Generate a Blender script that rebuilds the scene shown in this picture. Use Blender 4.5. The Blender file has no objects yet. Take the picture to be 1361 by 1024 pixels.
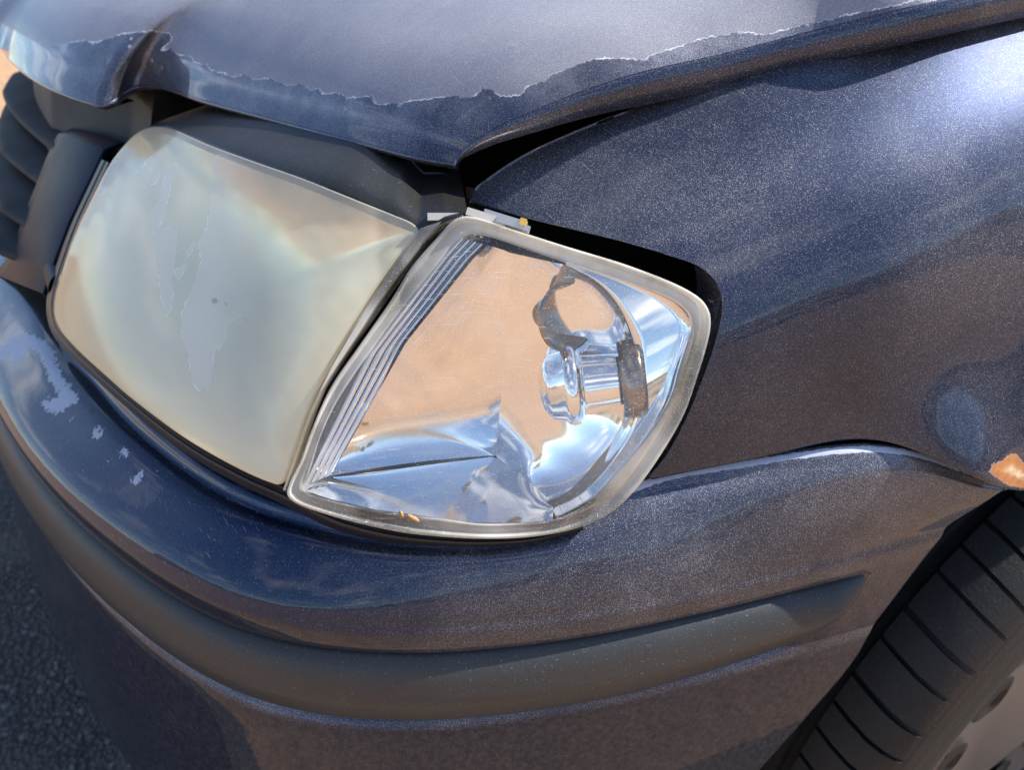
import bpy, bmesh, math, random
import numpy as np
from math import radians, sin, cos, pi, exp
from mathutils import Vector, noise as mnoise

random.seed(7)
rng = np.random.default_rng(7)
scene = bpy.context.scene

# ------------------------------------------------------------------ camera
DZ = 0.05                      # body coordinates are measured from 5 cm above the ground
FPX, PITCH, YAW, CAMZ = 1000.0, radians(33), radians(22), 0.762
FWD = np.array([-cos(YAW) * cos(PITCH), sin(YAW) * cos(PITCH), -sin(PITCH)])
RIGHT = np.array([sin(YAW), cos(YAW), 0.0])
UP = np.cross(RIGHT, FWD)
CAM = np.array([0, 0, CAMZ])
cd = bpy.data.cameras.new('camera')
cam = bpy.data.objects.new('camera', cd)
scene.collection.objects.link(cam)
cam.location = (0, 0, CAMZ + DZ)
cam.rotation_euler = Vector(FWD).to_track_quat('-Z', 'Y').to_euler()
cd.sensor_width = 36
cd.lens = FPX / 1361 * 36
cd.clip_start = 0.01
cd.clip_end = 2000
cd.dof.use_dof = True
cd.dof.focus_distance = 0.33
cd.dof.aperture_fstop = 11.0
scene.camera = cam

# ------------------------------------------------------------------ sky and sun
SUN_AZ = radians(6.5)       # clockwise from +Y (car's rear) towards +X (car's left)
SUN_EL = radians(43)
world = bpy.data.worlds.new('World')
scene.world = world
world.use_nodes = True
wn = world.node_tree.nodes
wl = world.node_tree.links
wn.clear()
w_out = wn.new('ShaderNodeOutputWorld')
w_bg = wn.new('ShaderNodeBackground')
w_sky = wn.new('ShaderNodeTexSky')
w_sky.sky_type = 'NISHITA'
w_sky.sun_disc = False
w_sky.sun_elevation = SUN_EL
w_sky.sun_rotation = SUN_AZ
w_sky.dust_density = 0.1
w_sky.altitude = 1200
w_sky.ozone_density = 4.0
w_bg.inputs['Strength'].default_value = 0.11
# broken fair-weather cloud over the whole sky
w_tc = wn.new('ShaderNodeTexCoord')
w_sep = wn.new('ShaderNodeSeparateXYZ')
wl.new(w_tc.outputs['Generated'], w_sep.inputs[0])
w_add = wn.new('ShaderNodeMath'); w_add.operation = 'ADD'; w_add.inputs[1].default_value = 0.18
wl.new(w_sep.outputs['Z'], w_add.inputs[0])
w_max = wn.new('ShaderNodeMath'); w_max.operation = 'MAXIMUM'; w_max.inputs[1].default_value = 0.05
wl.new(w_add.outputs[0], w_max.inputs[0])
w_dx = wn.new('ShaderNodeMath'); w_dx.operation = 'DIVIDE'
w_dy = wn.new('ShaderNodeMath'); w_dy.operation = 'DIVIDE'
wl.new(w_sep.outputs['X'], w_dx.inputs[0]); wl.new(w_max.outputs[0], w_dx.inputs[1])
wl.new(w_sep.outputs['Y'], w_dy.inputs[0]); wl.new(w_max.outputs[0], w_dy.inputs[1])
w_cmb = wn.new('ShaderNodeCombineXYZ')
wl.new(w_dx.outputs[0], w_cmb.inputs[0]); wl.new(w_dy.outputs[0], w_cmb.inputs[1])
w_cl = wn.new('ShaderNodeTexNoise')
w_cl.inputs['Scale'].default_value = 1.5
w_cl.inputs['Detail'].default_value = 4
w_cl.inputs['Roughness'].default_value = 0.55
wl.new(w_cmb.outputs[0], w_cl.inputs['Vector'])
w_cr = wn.new('ShaderNodeValToRGB')
w_cr.color_ramp.elements[0].position = 0.52
w_cr.color_ramp.elements[1].position = 0.84
wl.new(w_cl.outputs[0], w_cr.inputs[0])
w_mix = wn.new('ShaderNodeMixRGB')
w_mix.inputs[2].default_value = (13.0, 13.1, 13.5, 1)
wl.new(w_cr.outputs[0], w_mix.inputs[0])
wl.new(w_sky.outputs[0], w_mix.inputs[1])
wl.new(w_mix.outputs[0], w_bg.inputs['Color'])
wl.new(w_bg.outputs[0], w_out.inputs[0])

sd = bpy.data.lights.new('sun', 'SUN')
sd.energy = 5.0
sd.angle = radians(0.5)
sd.color = (1.0, 0.94, 0.86)
sun = bpy.data.objects.new('sun', sd)
scene.collection.objects.link(sun)
TO_SUN = Vector((sin(SUN_AZ) * cos(SUN_EL), cos(SUN_AZ) * cos(SUN_EL), sin(SUN_EL)))
sun.rotation_euler = TO_SUN.to_track_quat('Z', 'Y').to_euler()
sun.location = (1, 3, 4)

scene.view_settings.view_transform = 'Standard'
scene.view_settings.look = 'None'
scene.view_settings.gamma = 1
scene.view_settings.exposure = 1.0
scene.view_settings.use_curve_mapping = False
scene.cycles.use_denoising = True
scene.cycles.max_bounces = 12
scene.cycles.glossy_bounces = 8
scene.cycles.transmission_bounces = 8
scene.cycles.transparent_max_bounces = 12
scene.cycles.caustics_reflective = True
scene.cycles.sample_clamp_indirect = 6
scene.cycles.blur_glossy = 0.5

# ------------------------------------------------------------------ geometry helpers
def ray(px, py):
    d = FWD + RIGHT * (px - 680.5) / FPX - UP * (py - 512) / FPX
    return d / np.linalg.norm(d)

def atz(px, py, z):
    d = ray(px, py)
    return CAM + d * ((z - CAMZ) / d[2])

def project(P):
    P = np.asarray(P, float)
    v = P - CAM
    f = np.maximum(v @ FWD, 1e-3)
    return np.stack([680.5 + FPX * (v @ RIGHT) / f, 512 - FPX * (v @ UP) / f], -1)

def smooth_curve(pts, n, closed=False, lam=None):
    """dense Catmull-Rom (centripetal) resample by arc length"""
    P = np.asarray(pts, float)
    if closed:
        Q = np.vstack([P[-1], P, P[0], P[1]])
    else:
        Q = np.vstack([2 * P[0] - P[1], P, 2 * P[-1] - P[-2]])
    out = []
    for i in range(1, len(Q) - 2):
        p0, p1, p2, p3 = Q[i - 1], Q[i], Q[i + 1], Q[i + 2]
        t0 = 0.0
        t1 = t0 + max(np.linalg.norm(p1 - p0), 1e-9) ** .5
        t2 = t1 + max(np.linalg.norm(p2 - p1), 1e-9) ** .5
        t3 = t2 + max(np.linalg.norm(p3 - p2), 1e-9) ** .5
        for t in np.linspace(t1, t2, 24, endpoint=False):
            a1 = (t1 - t) / (t1 - t0) * p0 + (t - t0) / (t1 - t0) * p1
            a2 = (t2 - t) / (t2 - t1) * p1 + (t - t1) / (t2 - t1) * p2
            a3 = (t3 - t) / (t3 - t2) * p2 + (t - t2) / (t3 - t2) * p3
            b1 = (t2 - t) / (t2 - t0) * a1 + (t - t0) / (t2 - t0) * a2
            b2 = (t3 - t) / (t3 - t1) * a2 + (t - t1) / (t3 - t1) * a3
            out.append((t2 - t) / (t2 - t1) * b1 + (t - t1) / (t2 - t1) * b2)
    out.append(Q[-2])
    out = np.array(out)
    s = np.r_[0, np.cumsum(np.linalg.norm(np.diff(out, axis=0), axis=1))]
    m = n + 1 if closed else n
    u = np.linspace(0, s[-1], m)
    R = np.stack([np.interp(u, s, out[:, k]) for k in range(out.shape[1])], -1)
    return R[:-1] if closed else R

# plan curve of the body (traced along the rub strip)
TT = [(0, 562), (32, 617), (75, 675), (120, 720), (187, 772), (275, 830), (340, 854), (390, 862), (490, 877), (565, 877),
      (680, 867), (785, 855), (900, 831), (1021, 802), (1083, 785), (1146, 772)]
XC = -0.98                                            # centre line of the car
pl = [atz(x, y, .483)[:2] for x, y in TT]
left = [(XC, -.243), (-.90, -.241), (-.82, -.234), (-.74, -.221), (-.66, -.204), (-.60, -.189), (-.53, -.170)]
right = [(-.170, .32), (-.166, .40), (-.164, .5), (-.163, .62), (-.163, .75), (-.163, .9), (-.163, 1.05), (-.163, 1.2)]
D = np.array(left + [tuple(p) for p in pl] + right)
sD = np.r_[0, np.cumsum(np.linalg.norm(np.diff(D, axis=0), axis=1))]
NS = 700
sg = np.linspace(0, sD[-1], NS)
raw = np.stack([np.interp(sg, sD, D[:, k]) for k in range(2)], -1)
D3 = np.diff(np.eye(NS), n=3, axis=0)
A = np.eye(NS) + 3.0e5 * D3.T @ D3
PLAN = np.linalg.solve(A, raw)
PLAN -= (PLAN[0] - D[0]) * np.exp(-sg / .05)[:, None]
tan = np.gradient(PLAN, axis=0)
tan /= np.linalg.norm(tan, axis=1)[:, None]
NIN = np.stack([-tan[:, 1], tan[:, 0]], -1)           # inward normal
SMAX = sg[-1]

def plan_at(s):
    s = np.asarray(s, float)
    p = np.stack([np.interp(s, sg, PLAN[:, k]) for k in range(2)], -1)
    n = np.stack([np.interp(s, sg, NIN[:, k]) for k in range(2)], -1)
    n /= np.linalg.norm(n, axis=-1, keepdims=True)
    return p, n

def to_si(P):
    """world xy -> (s, inset)"""
    P = np.atleast_2d(P)[:, :2]
    d2 = (P[:, :1] - PLAN[None, :, 0]) ** 2 + (P[:, 1:2] - PLAN[None, :, 1]) ** 2
    i = d2.argmin(1)
    v = P - PLAN[i]
    t = (v * tan[i]).sum(1)
    return sg[i] + t, (v * NIN[i]).sum(1)

def body(s, z, inset):
    p, n = plan_at(s)
    xy = p + n * np.asarray(inset)[..., None]
    return np.concatenate([xy, np.broadcast_to(np.asarray(z, float), xy.shape[:-1])[..., None]], -1)

def lift(pts, fn, off=0.0):
    """pixels -> points on the surface inset = fn(s, z) + off : first hit of each pixel's ray"""
    pts = np.atleast_2d(np.asarray(pts, float))
    off = np.broadcast_to(np.asarray(off, float), (len(pts),))
    T = np.linspace(.12, 1.0, 150)
    out = np.zeros((len(pts), 3))
    def F(P, o):
        s, ins = to_si(P)
        return ins - fn(s, P[:, 2]) - o
    for k, (x, y) in enumerate(pts):
        d = ray(x, y)
        P = CAM + d * T[:, None]
        f = F(P, off[k])
        j = np.argmax(f > 0)
        if f[j] <= 0:
            j = len(T) - 1
        a, b = T[max(j - 1, 0)], T[j]
        fa, fb = f[max(j - 1, 0)], f[j]
        for _ in range(3):
            m = a + (b - a) * np.clip(fa / (fa - fb + 1e-12), .02, .98)
            fm = F((CAM + d * m)[None], off[k])[0]
            if fm > 0: b, fb = m, fm
            else: a, fa = m, fm
        m = a + (b - a) * np.clip(fa / (fa - fb + 1e-12), 0, 1)
        out[k] = CAM + d * m
    return out

# ------------------------------------------------------------------ scene graph helpers
car = bpy.data.objects.new('car', None)
scene.collection.objects.link(car)
car.location = (XC, .53, 0)
car['label'] = 'weathered dark blue hatchback seen close at its front left corner'
car['category'] = 'car'
bpy.context.view_layer.update()

def mesh_obj(name, verts, faces, mat, parent=None, smooth=True, attrs=None, label=None):
    me = bpy.data.meshes.new(name)
    V = np.asarray(verts, float).copy()
    V[:, 2] += DZ
    me.from_pydata([tuple(v) for v in V], [], [tuple(int(i) for i in f) for f in faces])
    if attrs:
        for k, a in attrs.items():
            at = me.attributes.new(k, 'FLOAT', 'POINT')
            at.data.foreach_set('value', np.asarray(a, np.float32).ravel())
    bm = bmesh.new(); bm.from_mesh(me)
    bmesh.ops.recalc_face_normals(bm, faces=bm.faces)
    bm.to_mesh(me); bm.free()
    for p in me.polygons: p.use_smooth = smooth
    o = bpy.data.objects.new(name, me)
    scene.collection.objects.link(o)
    if mat: me.materials.append(mat)
    if parent:
        o.parent = parent
        m = parent_world(parent)
        o.matrix_parent_inverse = m.inverted()
    if label: o['label'] = label
    return o

from mathutils import Matrix
def p_world(p):
    m = Matrix.LocRotScale(p.location, p.rotation_euler, p.scale)
    if p.parent:
        return p_world(p.parent) @ p.matrix_parent_inverse @ m
    return m
parent_world = p_world

def grid_faces(nu, nv, closed_u=False):
    f = []
    for j in range(nv - 1):
        for i in range(nu if closed_u else nu - 1):
            i2 = (i + 1) % nu
            f.append((j * nu + i, j * nu + i2, (j + 1) * nu + i2, (j + 1) * nu + i))
    return f

def grid_obj(name, G, mat, parent, closed_u=False, **kw):
    """G: (nv, nu, 3)"""
    nv, nu = G.shape[:2]
    return mesh_obj(name, G.reshape(-1, 3), grid_faces(nu, nv, closed_u), mat, parent, **kw)

def spline_rows(rows, per):
    """Catmull-Rom across a list of rows (each (n,3)); per = subdivisions for each gap"""
    R = np.array(rows)
    Q = np.concatenate([[2 * R[0] - R[1]], R, [2 * R[-1] - R[-2]]])
    out = []
    for i in range(1, len(Q) - 2):
        n = per[i - 1] if hasattr(per, '__len__') else per
        for t in np.linspace(0, 1, n, endpoint=False):
            p0, p1, p2, p3 = Q[i - 1], Q[i], Q[i + 1], Q[i + 2]
            out.append(.5 * (2 * p1 + (p2 - p0) * t + (2 * p0 - 5 * p1 + 4 * p2 - p3) * t * t + (3 * p1 - 3 * p2 + p3 - p0) * t ** 3))
    out.append(R[-1])
    return np.array(out)

def poly_sd(P, poly):
    """signed distance (positive inside) of pixel points P to a closed polygon"""
    poly = np.asarray(poly, float)
    P = np.asarray(P, float)
    best = np.full(len(P), 1e9)
    ins = np.zeros(len(P), bool)
    for a, b in zip(poly, np.roll(poly, -1, 0)):
        e = b - a
        t = np.clip(((P - a) @ e) / max(e @ e, 1e-9), 0, 1)
        best = np.minimum(best, np.linalg.norm(P - a - t[:, None] * e, axis=1))
        c = (a[1] > P[:, 1]) != (b[1] > P[:, 1])
        with np.errstate(divide='ignore', invalid='ignore'):
            xi = (b[0] - a[0]) * (P[:, 1] - a[1]) / (b[1] - a[1]) + a[0]
        ins ^= c & (P[:, 0] < xi)
    return np.where(ins, best, -best)

# ------------------------------------------------------------------ materials
def new_mat(name):
    m = bpy.data.materials.new(name)
    m.use_nodes = True
    nt = m.node_tree
    b = nt.nodes.get('Principled BSDF')
    return m, nt, b

class N:
    """tiny node-building helper"""
    def __init__(s, nt): s.nt = nt
    def n(s, t, **kw):
        x = s.nt.nodes.new(t)
        for k, v in kw.items(): setattr(x, k, v)
        return x
    def link(s, a, b): s.nt.links.new(a, b)
    def val(s, sock, v):
        if hasattr(v, 'is_output') or isinstance(v, bpy.types.NodeSocket): s.link(v, sock)
        else: sock.default_value = v
    def math(s, op, a, b=0.0, c=None, clamp=False):
        x = s.n('ShaderNodeMath', operation=op, use_clamp=clamp)
        s.val(x.inputs[0], a); s.val(x.inputs[1], b)
        if c is not None: s.val(x.inputs[2], c)
        return x.outputs[0]
    def coords(s): 
        if not hasattr(s, '_c'): s._c = s.n('ShaderNodeTexCoord').outputs['Object']
        return s._c
    def noise(s, scale, detail=3, rough=.55, dist=0.0, vec=None, stretch=None):
        x = s.n('ShaderNodeTexNoise')
        x.inputs['Scale'].default_value = scale; x.inputs['Detail'].default_value = detail
        x.inputs['Roughness'].default_value = rough; x.inputs['Distortion'].default_value = dist
        v = vec or s.coords()
        if stretch:
            mp = s.n('ShaderNodeMapping'); mp.inputs['Scale'].default_value = stretch[0]; mp.inputs['Rotation'].default_value = stretch[1]
            s.link(v, mp.inputs[0]); v = mp.outputs[0]
        s.link(v, x.inputs['Vector'])
        return x.outputs[0]
    def voronoi(s, scale, feature='F1', rnd=1.0, vec=None):
        x = s.n('ShaderNodeTexVoronoi', feature=feature)
        x.inputs['Scale'].default_value = scale; x.inputs['Randomness'].default_value = rnd
        s.link(vec or s.coords(), x.inputs['Vector'])
        return x
    def ramp(s, f, lo, hi):
        x = s.n('ShaderNodeMapRange', interpolation_type='SMOOTHSTEP')
        s.val(x.inputs[0], f); x.inputs[1].default_value = lo; x.inputs[2].default_value = hi
        return x.outputs[0]
    def mix(s, f, a, b):
        x = s.n('ShaderNodeMix', data_type='RGBA')
        s.val(x.inputs[0], f); s.val(x.inputs[6], a); s.val(x.inputs[7], b)
        return x.outputs[2]
    def mixf(s, f, a, b):
        x = s.n('ShaderNodeMix', data_type='FLOAT')
        s.val(x.inputs[0], f); s.val(x.inputs[2], a); s.val(x.inputs[3], b)
        return x.outputs[0]
    def attr(s, name):
        x = s.n('ShaderNodeAttribute'); x.attribute_name = name
        return x.outputs['Fac']
    def bump(s, h, strength, dist=.001):
        x = s.n('ShaderNodeBump'); x.inputs['Strength'].default_value = strength; x.inputs['Distance'].default_value = dist
        s.link(h, x.inputs['Height']); return x.outputs[0]

def thin_fresnel(h):
    """reflectance of a thin sheet, the same from both sides"""
    lw = h.n('ShaderNodeLayerWeight'); lw.inputs[0].default_value = .5
    return h.math('ADD', .05, h.math('MULTIPLY', h.math('POWER', lw.outputs['Facing'], 5.0), .95))

def C(r, g, b): return (r, g, b, 1)

def dust_mask(h, amount, big=14, fine=3300):
    """speckled settled dust, denser in cloudy patches; returns 0..1"""
    patch = h.noise(big, 4, .6)
    patch = h.ramp(patch, .35, .68)
    sp = h.noise(fine, 2, .6)
    lo = h.math('SUBTRACT', .615, h.math('MULTIPLY', patch, .04))
    speck = h.math('MULTIPLY', h.math('SUBTRACT', sp, lo), 8.0, clamp=True)
    sp2 = h.noise(fine * .4, 2, .5)
    speck2 = h.math('MULTIPLY', h.math('SUBTRACT', sp2, .79), 20.0, clamp=True)
    film = h.math('ADD', h.math('MULTIPLY', patch, .005), .0048)
    m = h.math('MAXIMUM', h.math('MULTIPLY', h.math('MAXIMUM', speck, h.math('MULTIPLY', speck2, .5)), .25), film)
    return h.math('MULTIPLY', m, amount, clamp=True), patch

def scratch_mask(h, scale, thr, rot, seed=0.0, asp=14):
    """thin broken straight scratches in one direction"""
    mp = h.n('ShaderNodeMapping')
    mp.inputs['Rotation'].default_value = rot
    mp.inputs['Location'].default_value = (seed, seed * 1.7, seed * .3)
    h.link(h.coords(), mp.inputs[0])
    mp2 = h.n('ShaderNodeMapping'); mp2.inputs['Scale'].default_value = (1, asp, asp)
    h.link(mp.outputs[0], mp2.inputs[0])
    n = h.noise(scale, 1, .4, vec=mp2.outputs[0])
    return h.math('MULTIPLY', h.math('SUBTRACT', n, thr), 40.0, clamp=True)

def paint_material(name, dust=.6, faded=False, attrs=()):
    m, nt, b = new_mat(name)
    h = N(nt)
    # metallic flake under the clear coat: fine facets that scatter the sun in a broad lobe
    flake = h.noise(2400, 1, .5)
    fl = h.ramp(flake, .42, .72)
    col = h.mix(fl, C(.0010, .0075, .034), C(.010, .034, .100))
    fb = h.bump(h.noise(3000, 1, .5), .35, .0004)
    dm, patch = dust_mask(h, h.attr('dust') if 'dust' in attrs else dust)
    sc1 = scratch_mask(h, 34, .735, (0.2, .5, .9), 3.1, 60)
    sc2 = scratch_mask(h, 38, .735, (1.0, .1, -.4), 8.3, 60)
    scr = h.math('MULTIPLY', h.math('MAXIMUM', sc1, sc2), .22)
    dm = h.math('MAXIMUM', dm, scr)
    rough = h.mixf(patch, .38, .44)
    coat = 1.0
    bump_h = h.noise(55, 2, .5)
    nrm = h.bump(bump_h, .05, .002)
    dcol = h.mix(h.noise(200, 2), C(.46, .45, .46), C(.68, .67, .69))
    if 'peel' in attrs:                       # signed pixel distance, >0 : clear coat gone
        d = h.attr('peel')
        jag = h.math('MULTIPLY', h.math('SUBTRACT', h.noise(480, 4, .65), .5), 11.0)
        d2 = h.math('ADD', d, jag)
        gone = h.ramp(d2, -.8, .8)
        line = h.math('MULTIPLY', h.math('SUBTRACT', 1.25, h.math('ABSOLUTE', d2)), .9, clamp=True)
        brk = h.ramp(h.noise(90, 4, .65), .40, .60)
        line = h.math('MULTIPLY', line, brk)
        bl = h.voronoi(115)
        bub = h.math('MULTIPLY', h.math('SUBTRACT', .17, bl.outputs['Distance']), 16.0, clamp=True)
        near = h.math('MULTIPLY', h.ramp(d, -40, -4), h.math('SUBTRACT', 1.0, gone))
        pick = h.ramp(h.noise(60, 1), .50, .58)
        line = h.math('MAXIMUM', line, h.math('MULTIPLY', h.math('MULTIPLY', bub, near), h.math('MULTIPLY', pick, .6)))
        chalk = h.mix(h.noise(900, 3, .7), C(.130, .145, .200), C(.260, .275, .330))
        chalk = h.mix(h.ramp(h.noise(7, 6, .65, stretch=((1, .35, 1), (0, 0, .5))), .35, .7), chalk, C(.30, .30, .345))
        grain = h.ramp(h.noise(1500, 2, .7), .35, .7)
        chalk = h.mix(grain, h.mix(.30, chalk, C(.03, .035, .06)), chalk)
        soft = h.math('MULTIPLY', h.ramp(d, -75, 0), h.math('ADD', .25, h.math('MULTIPLY', h.ramp(h.noise(45, 5, .7), .35, .65), .45)))
        col = h.mix(h.math('MAXIMUM', gone, soft), col, chalk)
        rough = h.mixf(gone, rough, .42)
        line = h.math('MULTIPLY', line, .85)
        dm = h.math('MAXIMUM', dm, line)
        dcol = h.mix(line, dcol, C(.80, .80, .82))
        cw = h.mixf(gone, 1.0, .55)
        nt.links.new(cw, b.inputs['Coat Weight'])
        nt.links.new(h.mixf(gone, .03, .24), b.inputs['Coat Roughness'])
    else:
        b.inputs['Coat Weight'].default_value = 1.0
        nt.links.new(h.mixf(patch, .02, .05), b.inputs['Coat Roughness'])
    if 'chip_glint' in attrs:                       # bare milky patches in the clear coat, and the painted seam highlight
        d = h.attr('chip_glint')
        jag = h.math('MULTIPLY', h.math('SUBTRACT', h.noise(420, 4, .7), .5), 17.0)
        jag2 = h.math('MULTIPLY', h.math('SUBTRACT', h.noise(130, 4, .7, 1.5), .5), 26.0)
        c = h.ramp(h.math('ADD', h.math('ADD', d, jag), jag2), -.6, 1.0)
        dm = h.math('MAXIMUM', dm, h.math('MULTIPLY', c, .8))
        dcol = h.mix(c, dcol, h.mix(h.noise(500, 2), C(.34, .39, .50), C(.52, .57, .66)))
    if 'rust' in attrs:
        d = h.attr('rust')
        jag = h.math('MULTIPLY', h.math('SUBTRACT', h.noise(190, 5, .7), .5), 18.0)
        d = h.math('ADD', d, jag)
        r = h.ramp(d, -1, 1)
        inner = h.ramp(d, 8, 20)
        rc = h.mix(h.noise(300, 3), C(.30, .10, .03), C(.52, .27, .12))
        rc = h.mix(inner, rc, C(.68, .56, .38))
        dm = h.math('MAXIMUM', dm, r)
        dcol = h.mix(r, dcol, rc)
    if 'mud' in attrs:
        nt.links.new(h.math('SUBTRACT', 1.0, h.math('MULTIPLY', h.attr('mud'), .70)), b.inputs['Coat Weight'])
    if 'mud' in attrs:                        # dried road dirt low on the panel
        d = h.attr('mud')
        mm = h.math('MULTIPLY', d, h.ramp(h.noise(300, 5, .7), .30, .85))
        mm = h.math('MULTIPLY', mm, .06)
        dm = h.math('MAXIMUM', dm, mm)
        dcol = h.mix(mm, dcol, C(.17, .135, .115))
    col = h.mix(dm, col, dcol)
    nt.links.new(col, b.inputs['Base Color'])
    nt.links.new(h.mixf(dm, rough, .75), b.inputs['Roughness'])
    if 'peel' in attrs: nt.links.new(h.mixf(gone, .95, .15), b.inputs['Metallic'])
    else: b.inputs['Metallic'].default_value = .95
    b.inputs['Specular IOR Level'].default_value = .12
    b.inputs['Coat IOR'].default_value = 1.46
    nt.links.new(nrm, b.inputs['Coat Normal'])
    nt.links.new(fb, b.inputs['Normal'])
    # dust sits on top of the clear coat
    out = nt.nodes.get('Material Output')
    dif = h.n('ShaderNodeBsdfDiffuse'); nt.links.new(dcol, dif.inputs['Color'])
    mx = h.n('ShaderNodeMixShader')
    nt.links.new(dm, mx.inputs[0]); nt.links.new(b.outputs[0], mx.inputs[1]); nt.links.new(dif.outputs[0], mx.inputs[2])
    nt.links.new(mx.outputs[0], out.inputs[0])
    return m

def plastic(name, col, rough, dust=.3, grain=900, gstr=.25, spec=.5, dcol=(.30, .28, .26)):
    m, nt, b = new_mat(name)
    h = N(nt)
    dm, patch = dust_mask(h, dust, 18, 1100)
    c = h.mix(h.noise(30, 4), C(*[v * .8 for v in col]), C(*[v * 1.25 for v in col]))
    sc = scratch_mask(h, 80, .71, (.3, .2, 1.2), 1.3)
    dm = h.math('MAXIMUM', dm, h.math('MULTIPLY', sc, .3))
    c = h.mix(dm, c, C(*dcol))
    nt.links.new(c, b.inputs['Base Color'])
    r = h.mixf(h.noise(25, 4), rough * .85, min(1, rough * 1.2))
    nt.links.new(h.mixf(dm, r, .8), b.inputs['Roughness'])
    b.inputs['Specular IOR Level'].default_value = spec
    nt.links.new(h.bump(h.noise(grain, 2, .6), gstr, .0006), b.inputs['Normal'])
    return m

def metal(name, col, rough, bump=0.0):
    m, nt, b = new_mat(name)
    h = N(nt)
    b.inputs['Metallic'].default_value = 1
    nt.links.new(h.mix(h.noise(40, 3), C(*[v * .93 for v in col]), C(*col)), b.inputs['Base Color'])
    nt.links.new(h.mixf(h.ramp(h.noise(25, 4), .35, .7), rough * .7, rough * 1.5), b.inputs['Roughness'])
    if bump: nt.links.new(h.bump(h.noise(60, 2), bump, .002), b.inputs['Normal'])
    return m

M_hood = paint_material('navy_paint_peeling', 3.6, attrs=('peel',))
M_paint = paint_material('navy_paint', .85, attrs=('rust', 'dust'))
M_bump = paint_material('navy_paint_bumper', .55, attrs=('chip_glint', 'mud', 'dust'))
M_trim = plastic('grained_black_plastic', (.030, .033, .035), .40, .40, 1300, .30, spec=.45)
M_black = plastic('black_plastic', (.012, .013, .015), .35, .25, 300, .15)
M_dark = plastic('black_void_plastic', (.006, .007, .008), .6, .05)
M_house = plastic('grey_headlamp_housing', (.014, .014, .013), .36, .25, 500, .2, dcol=(.16, .15, .13))
M_slat = plastic('dull_grey_grille_plastic', (.012, .014, .018), .62, .25, 700, .2, spec=.25, dcol=(.15, .15, .16))
M_seal = plastic('black_rubber_seal', (.008, .008, .009), .38, .5, 260, .5, dcol=(.20, .18, .16))
M_sur = plastic('dull_navy_surround', (.010, .016, .036), .30, .10, 300, .05, spec=.03, dcol=(.3, .33, .4))
M_chrome = metal('aluminised_reflector', (.97, .96, .95), .085)
M_flange = metal('bright_flange_mirror', (.92, .91, .90), .03)
M_bulbm = metal('silvered_bulb', (.95, .94, .92), .10)
M_lampref = metal('dull_lamp_reflector', (.97, .95, .88), .30)
M_silver = plastic('grey_lamp_back', (.45, .43, .39), .4, .2, 300, .1)
M_socket = metal('tarnished_socket_metal', (.30, .24, .20), .30)

def clear_plastic(name, tint, haze, hcol, rough=.04, scratches=True, bumpy=0.0):
    """thin clear polycarbonate: sees through, mirrors by Fresnel, carries a little haze and scratches"""
    m, nt, b = new_mat(name)
    h = N(nt)
    out = nt.nodes.get('Material Output')
    tr = h.n('ShaderNodeBsdfTransparent'); tr.inputs[0].default_value = C(*tint)
    gl = h.n('ShaderNodeBsdfGlossy'); gl.inputs['Roughness'].default_value = rough
    fr = thin_fresnel(h)
    if bumpy:
        nrm = h.bump(h.noise(70, 2), bumpy, .002)
        nt.links.new(nrm, gl.inputs['Normal'])
    m1 = h.n('ShaderNodeMixShader')
    nt.links.new(fr, m1.inputs[0]); nt.links.new(tr.outputs[0], m1.inputs[1]); nt.links.new(gl.outputs[0], m1.inputs[2])
    df = h.n('ShaderNodeBsdfDiffuse'); df.inputs[0].default_value = C(*hcol)
    tl = h.n('ShaderNodeBsdfTranslucent'); tl.inputs[0].default_value = C(*hcol)
    m2 = h.n('ShaderNodeMixShader'); m2.inputs[0].default_value = .2
    nt.links.new(df.outputs[0], m2.inputs[1]); nt.links.new(tl.outputs[0], m2.inputs[2])
    f = h.math('MULTIPLY', h.ramp(h.noise(18, 4), .25, .75), haze)
    if scratches:
        a = scratch_mask(h, 40, .705, (.4, -.3, .2), 2.2, 45)
        c = scratch_mask(h, 45, .705, (-.6, .9, .7), 5.7, 45)
        e = scratch_mask(h, 42, .71, (.2, .5, -1.0), 7.7, 45)
        d = h.noise(800, 2)
        sp = h.math('MULTIPLY', h.math('SUBTRACT', d, .79), 14.0, clamp=True)
        f = h.math('MAXIMUM', f, h.math('MULTIPLY', h.math('MAXIMUM', h.math('MAXIMUM', a, e), h.math('MAXIMUM', c, sp)), .55))
    m3 = h.n('ShaderNodeMixShader')
    nt.links.new(f, m3.inputs[0]); nt.links.new(m1.outputs[0], m3.inputs[1]); nt.links.new(m2.outputs[0], m3.inputs[2])
    nt.links.new(m3.outputs[0], out.inputs[0])
    return m

M_clear = clear_plastic('clear_indicator_lens', (.98, .975, .96), .14, (.8, .78, .74))
M_rim = clear_plastic('frosted_lens_rim', (.94, .92, .87), .75, (.88, .85, .77), .10)

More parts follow.
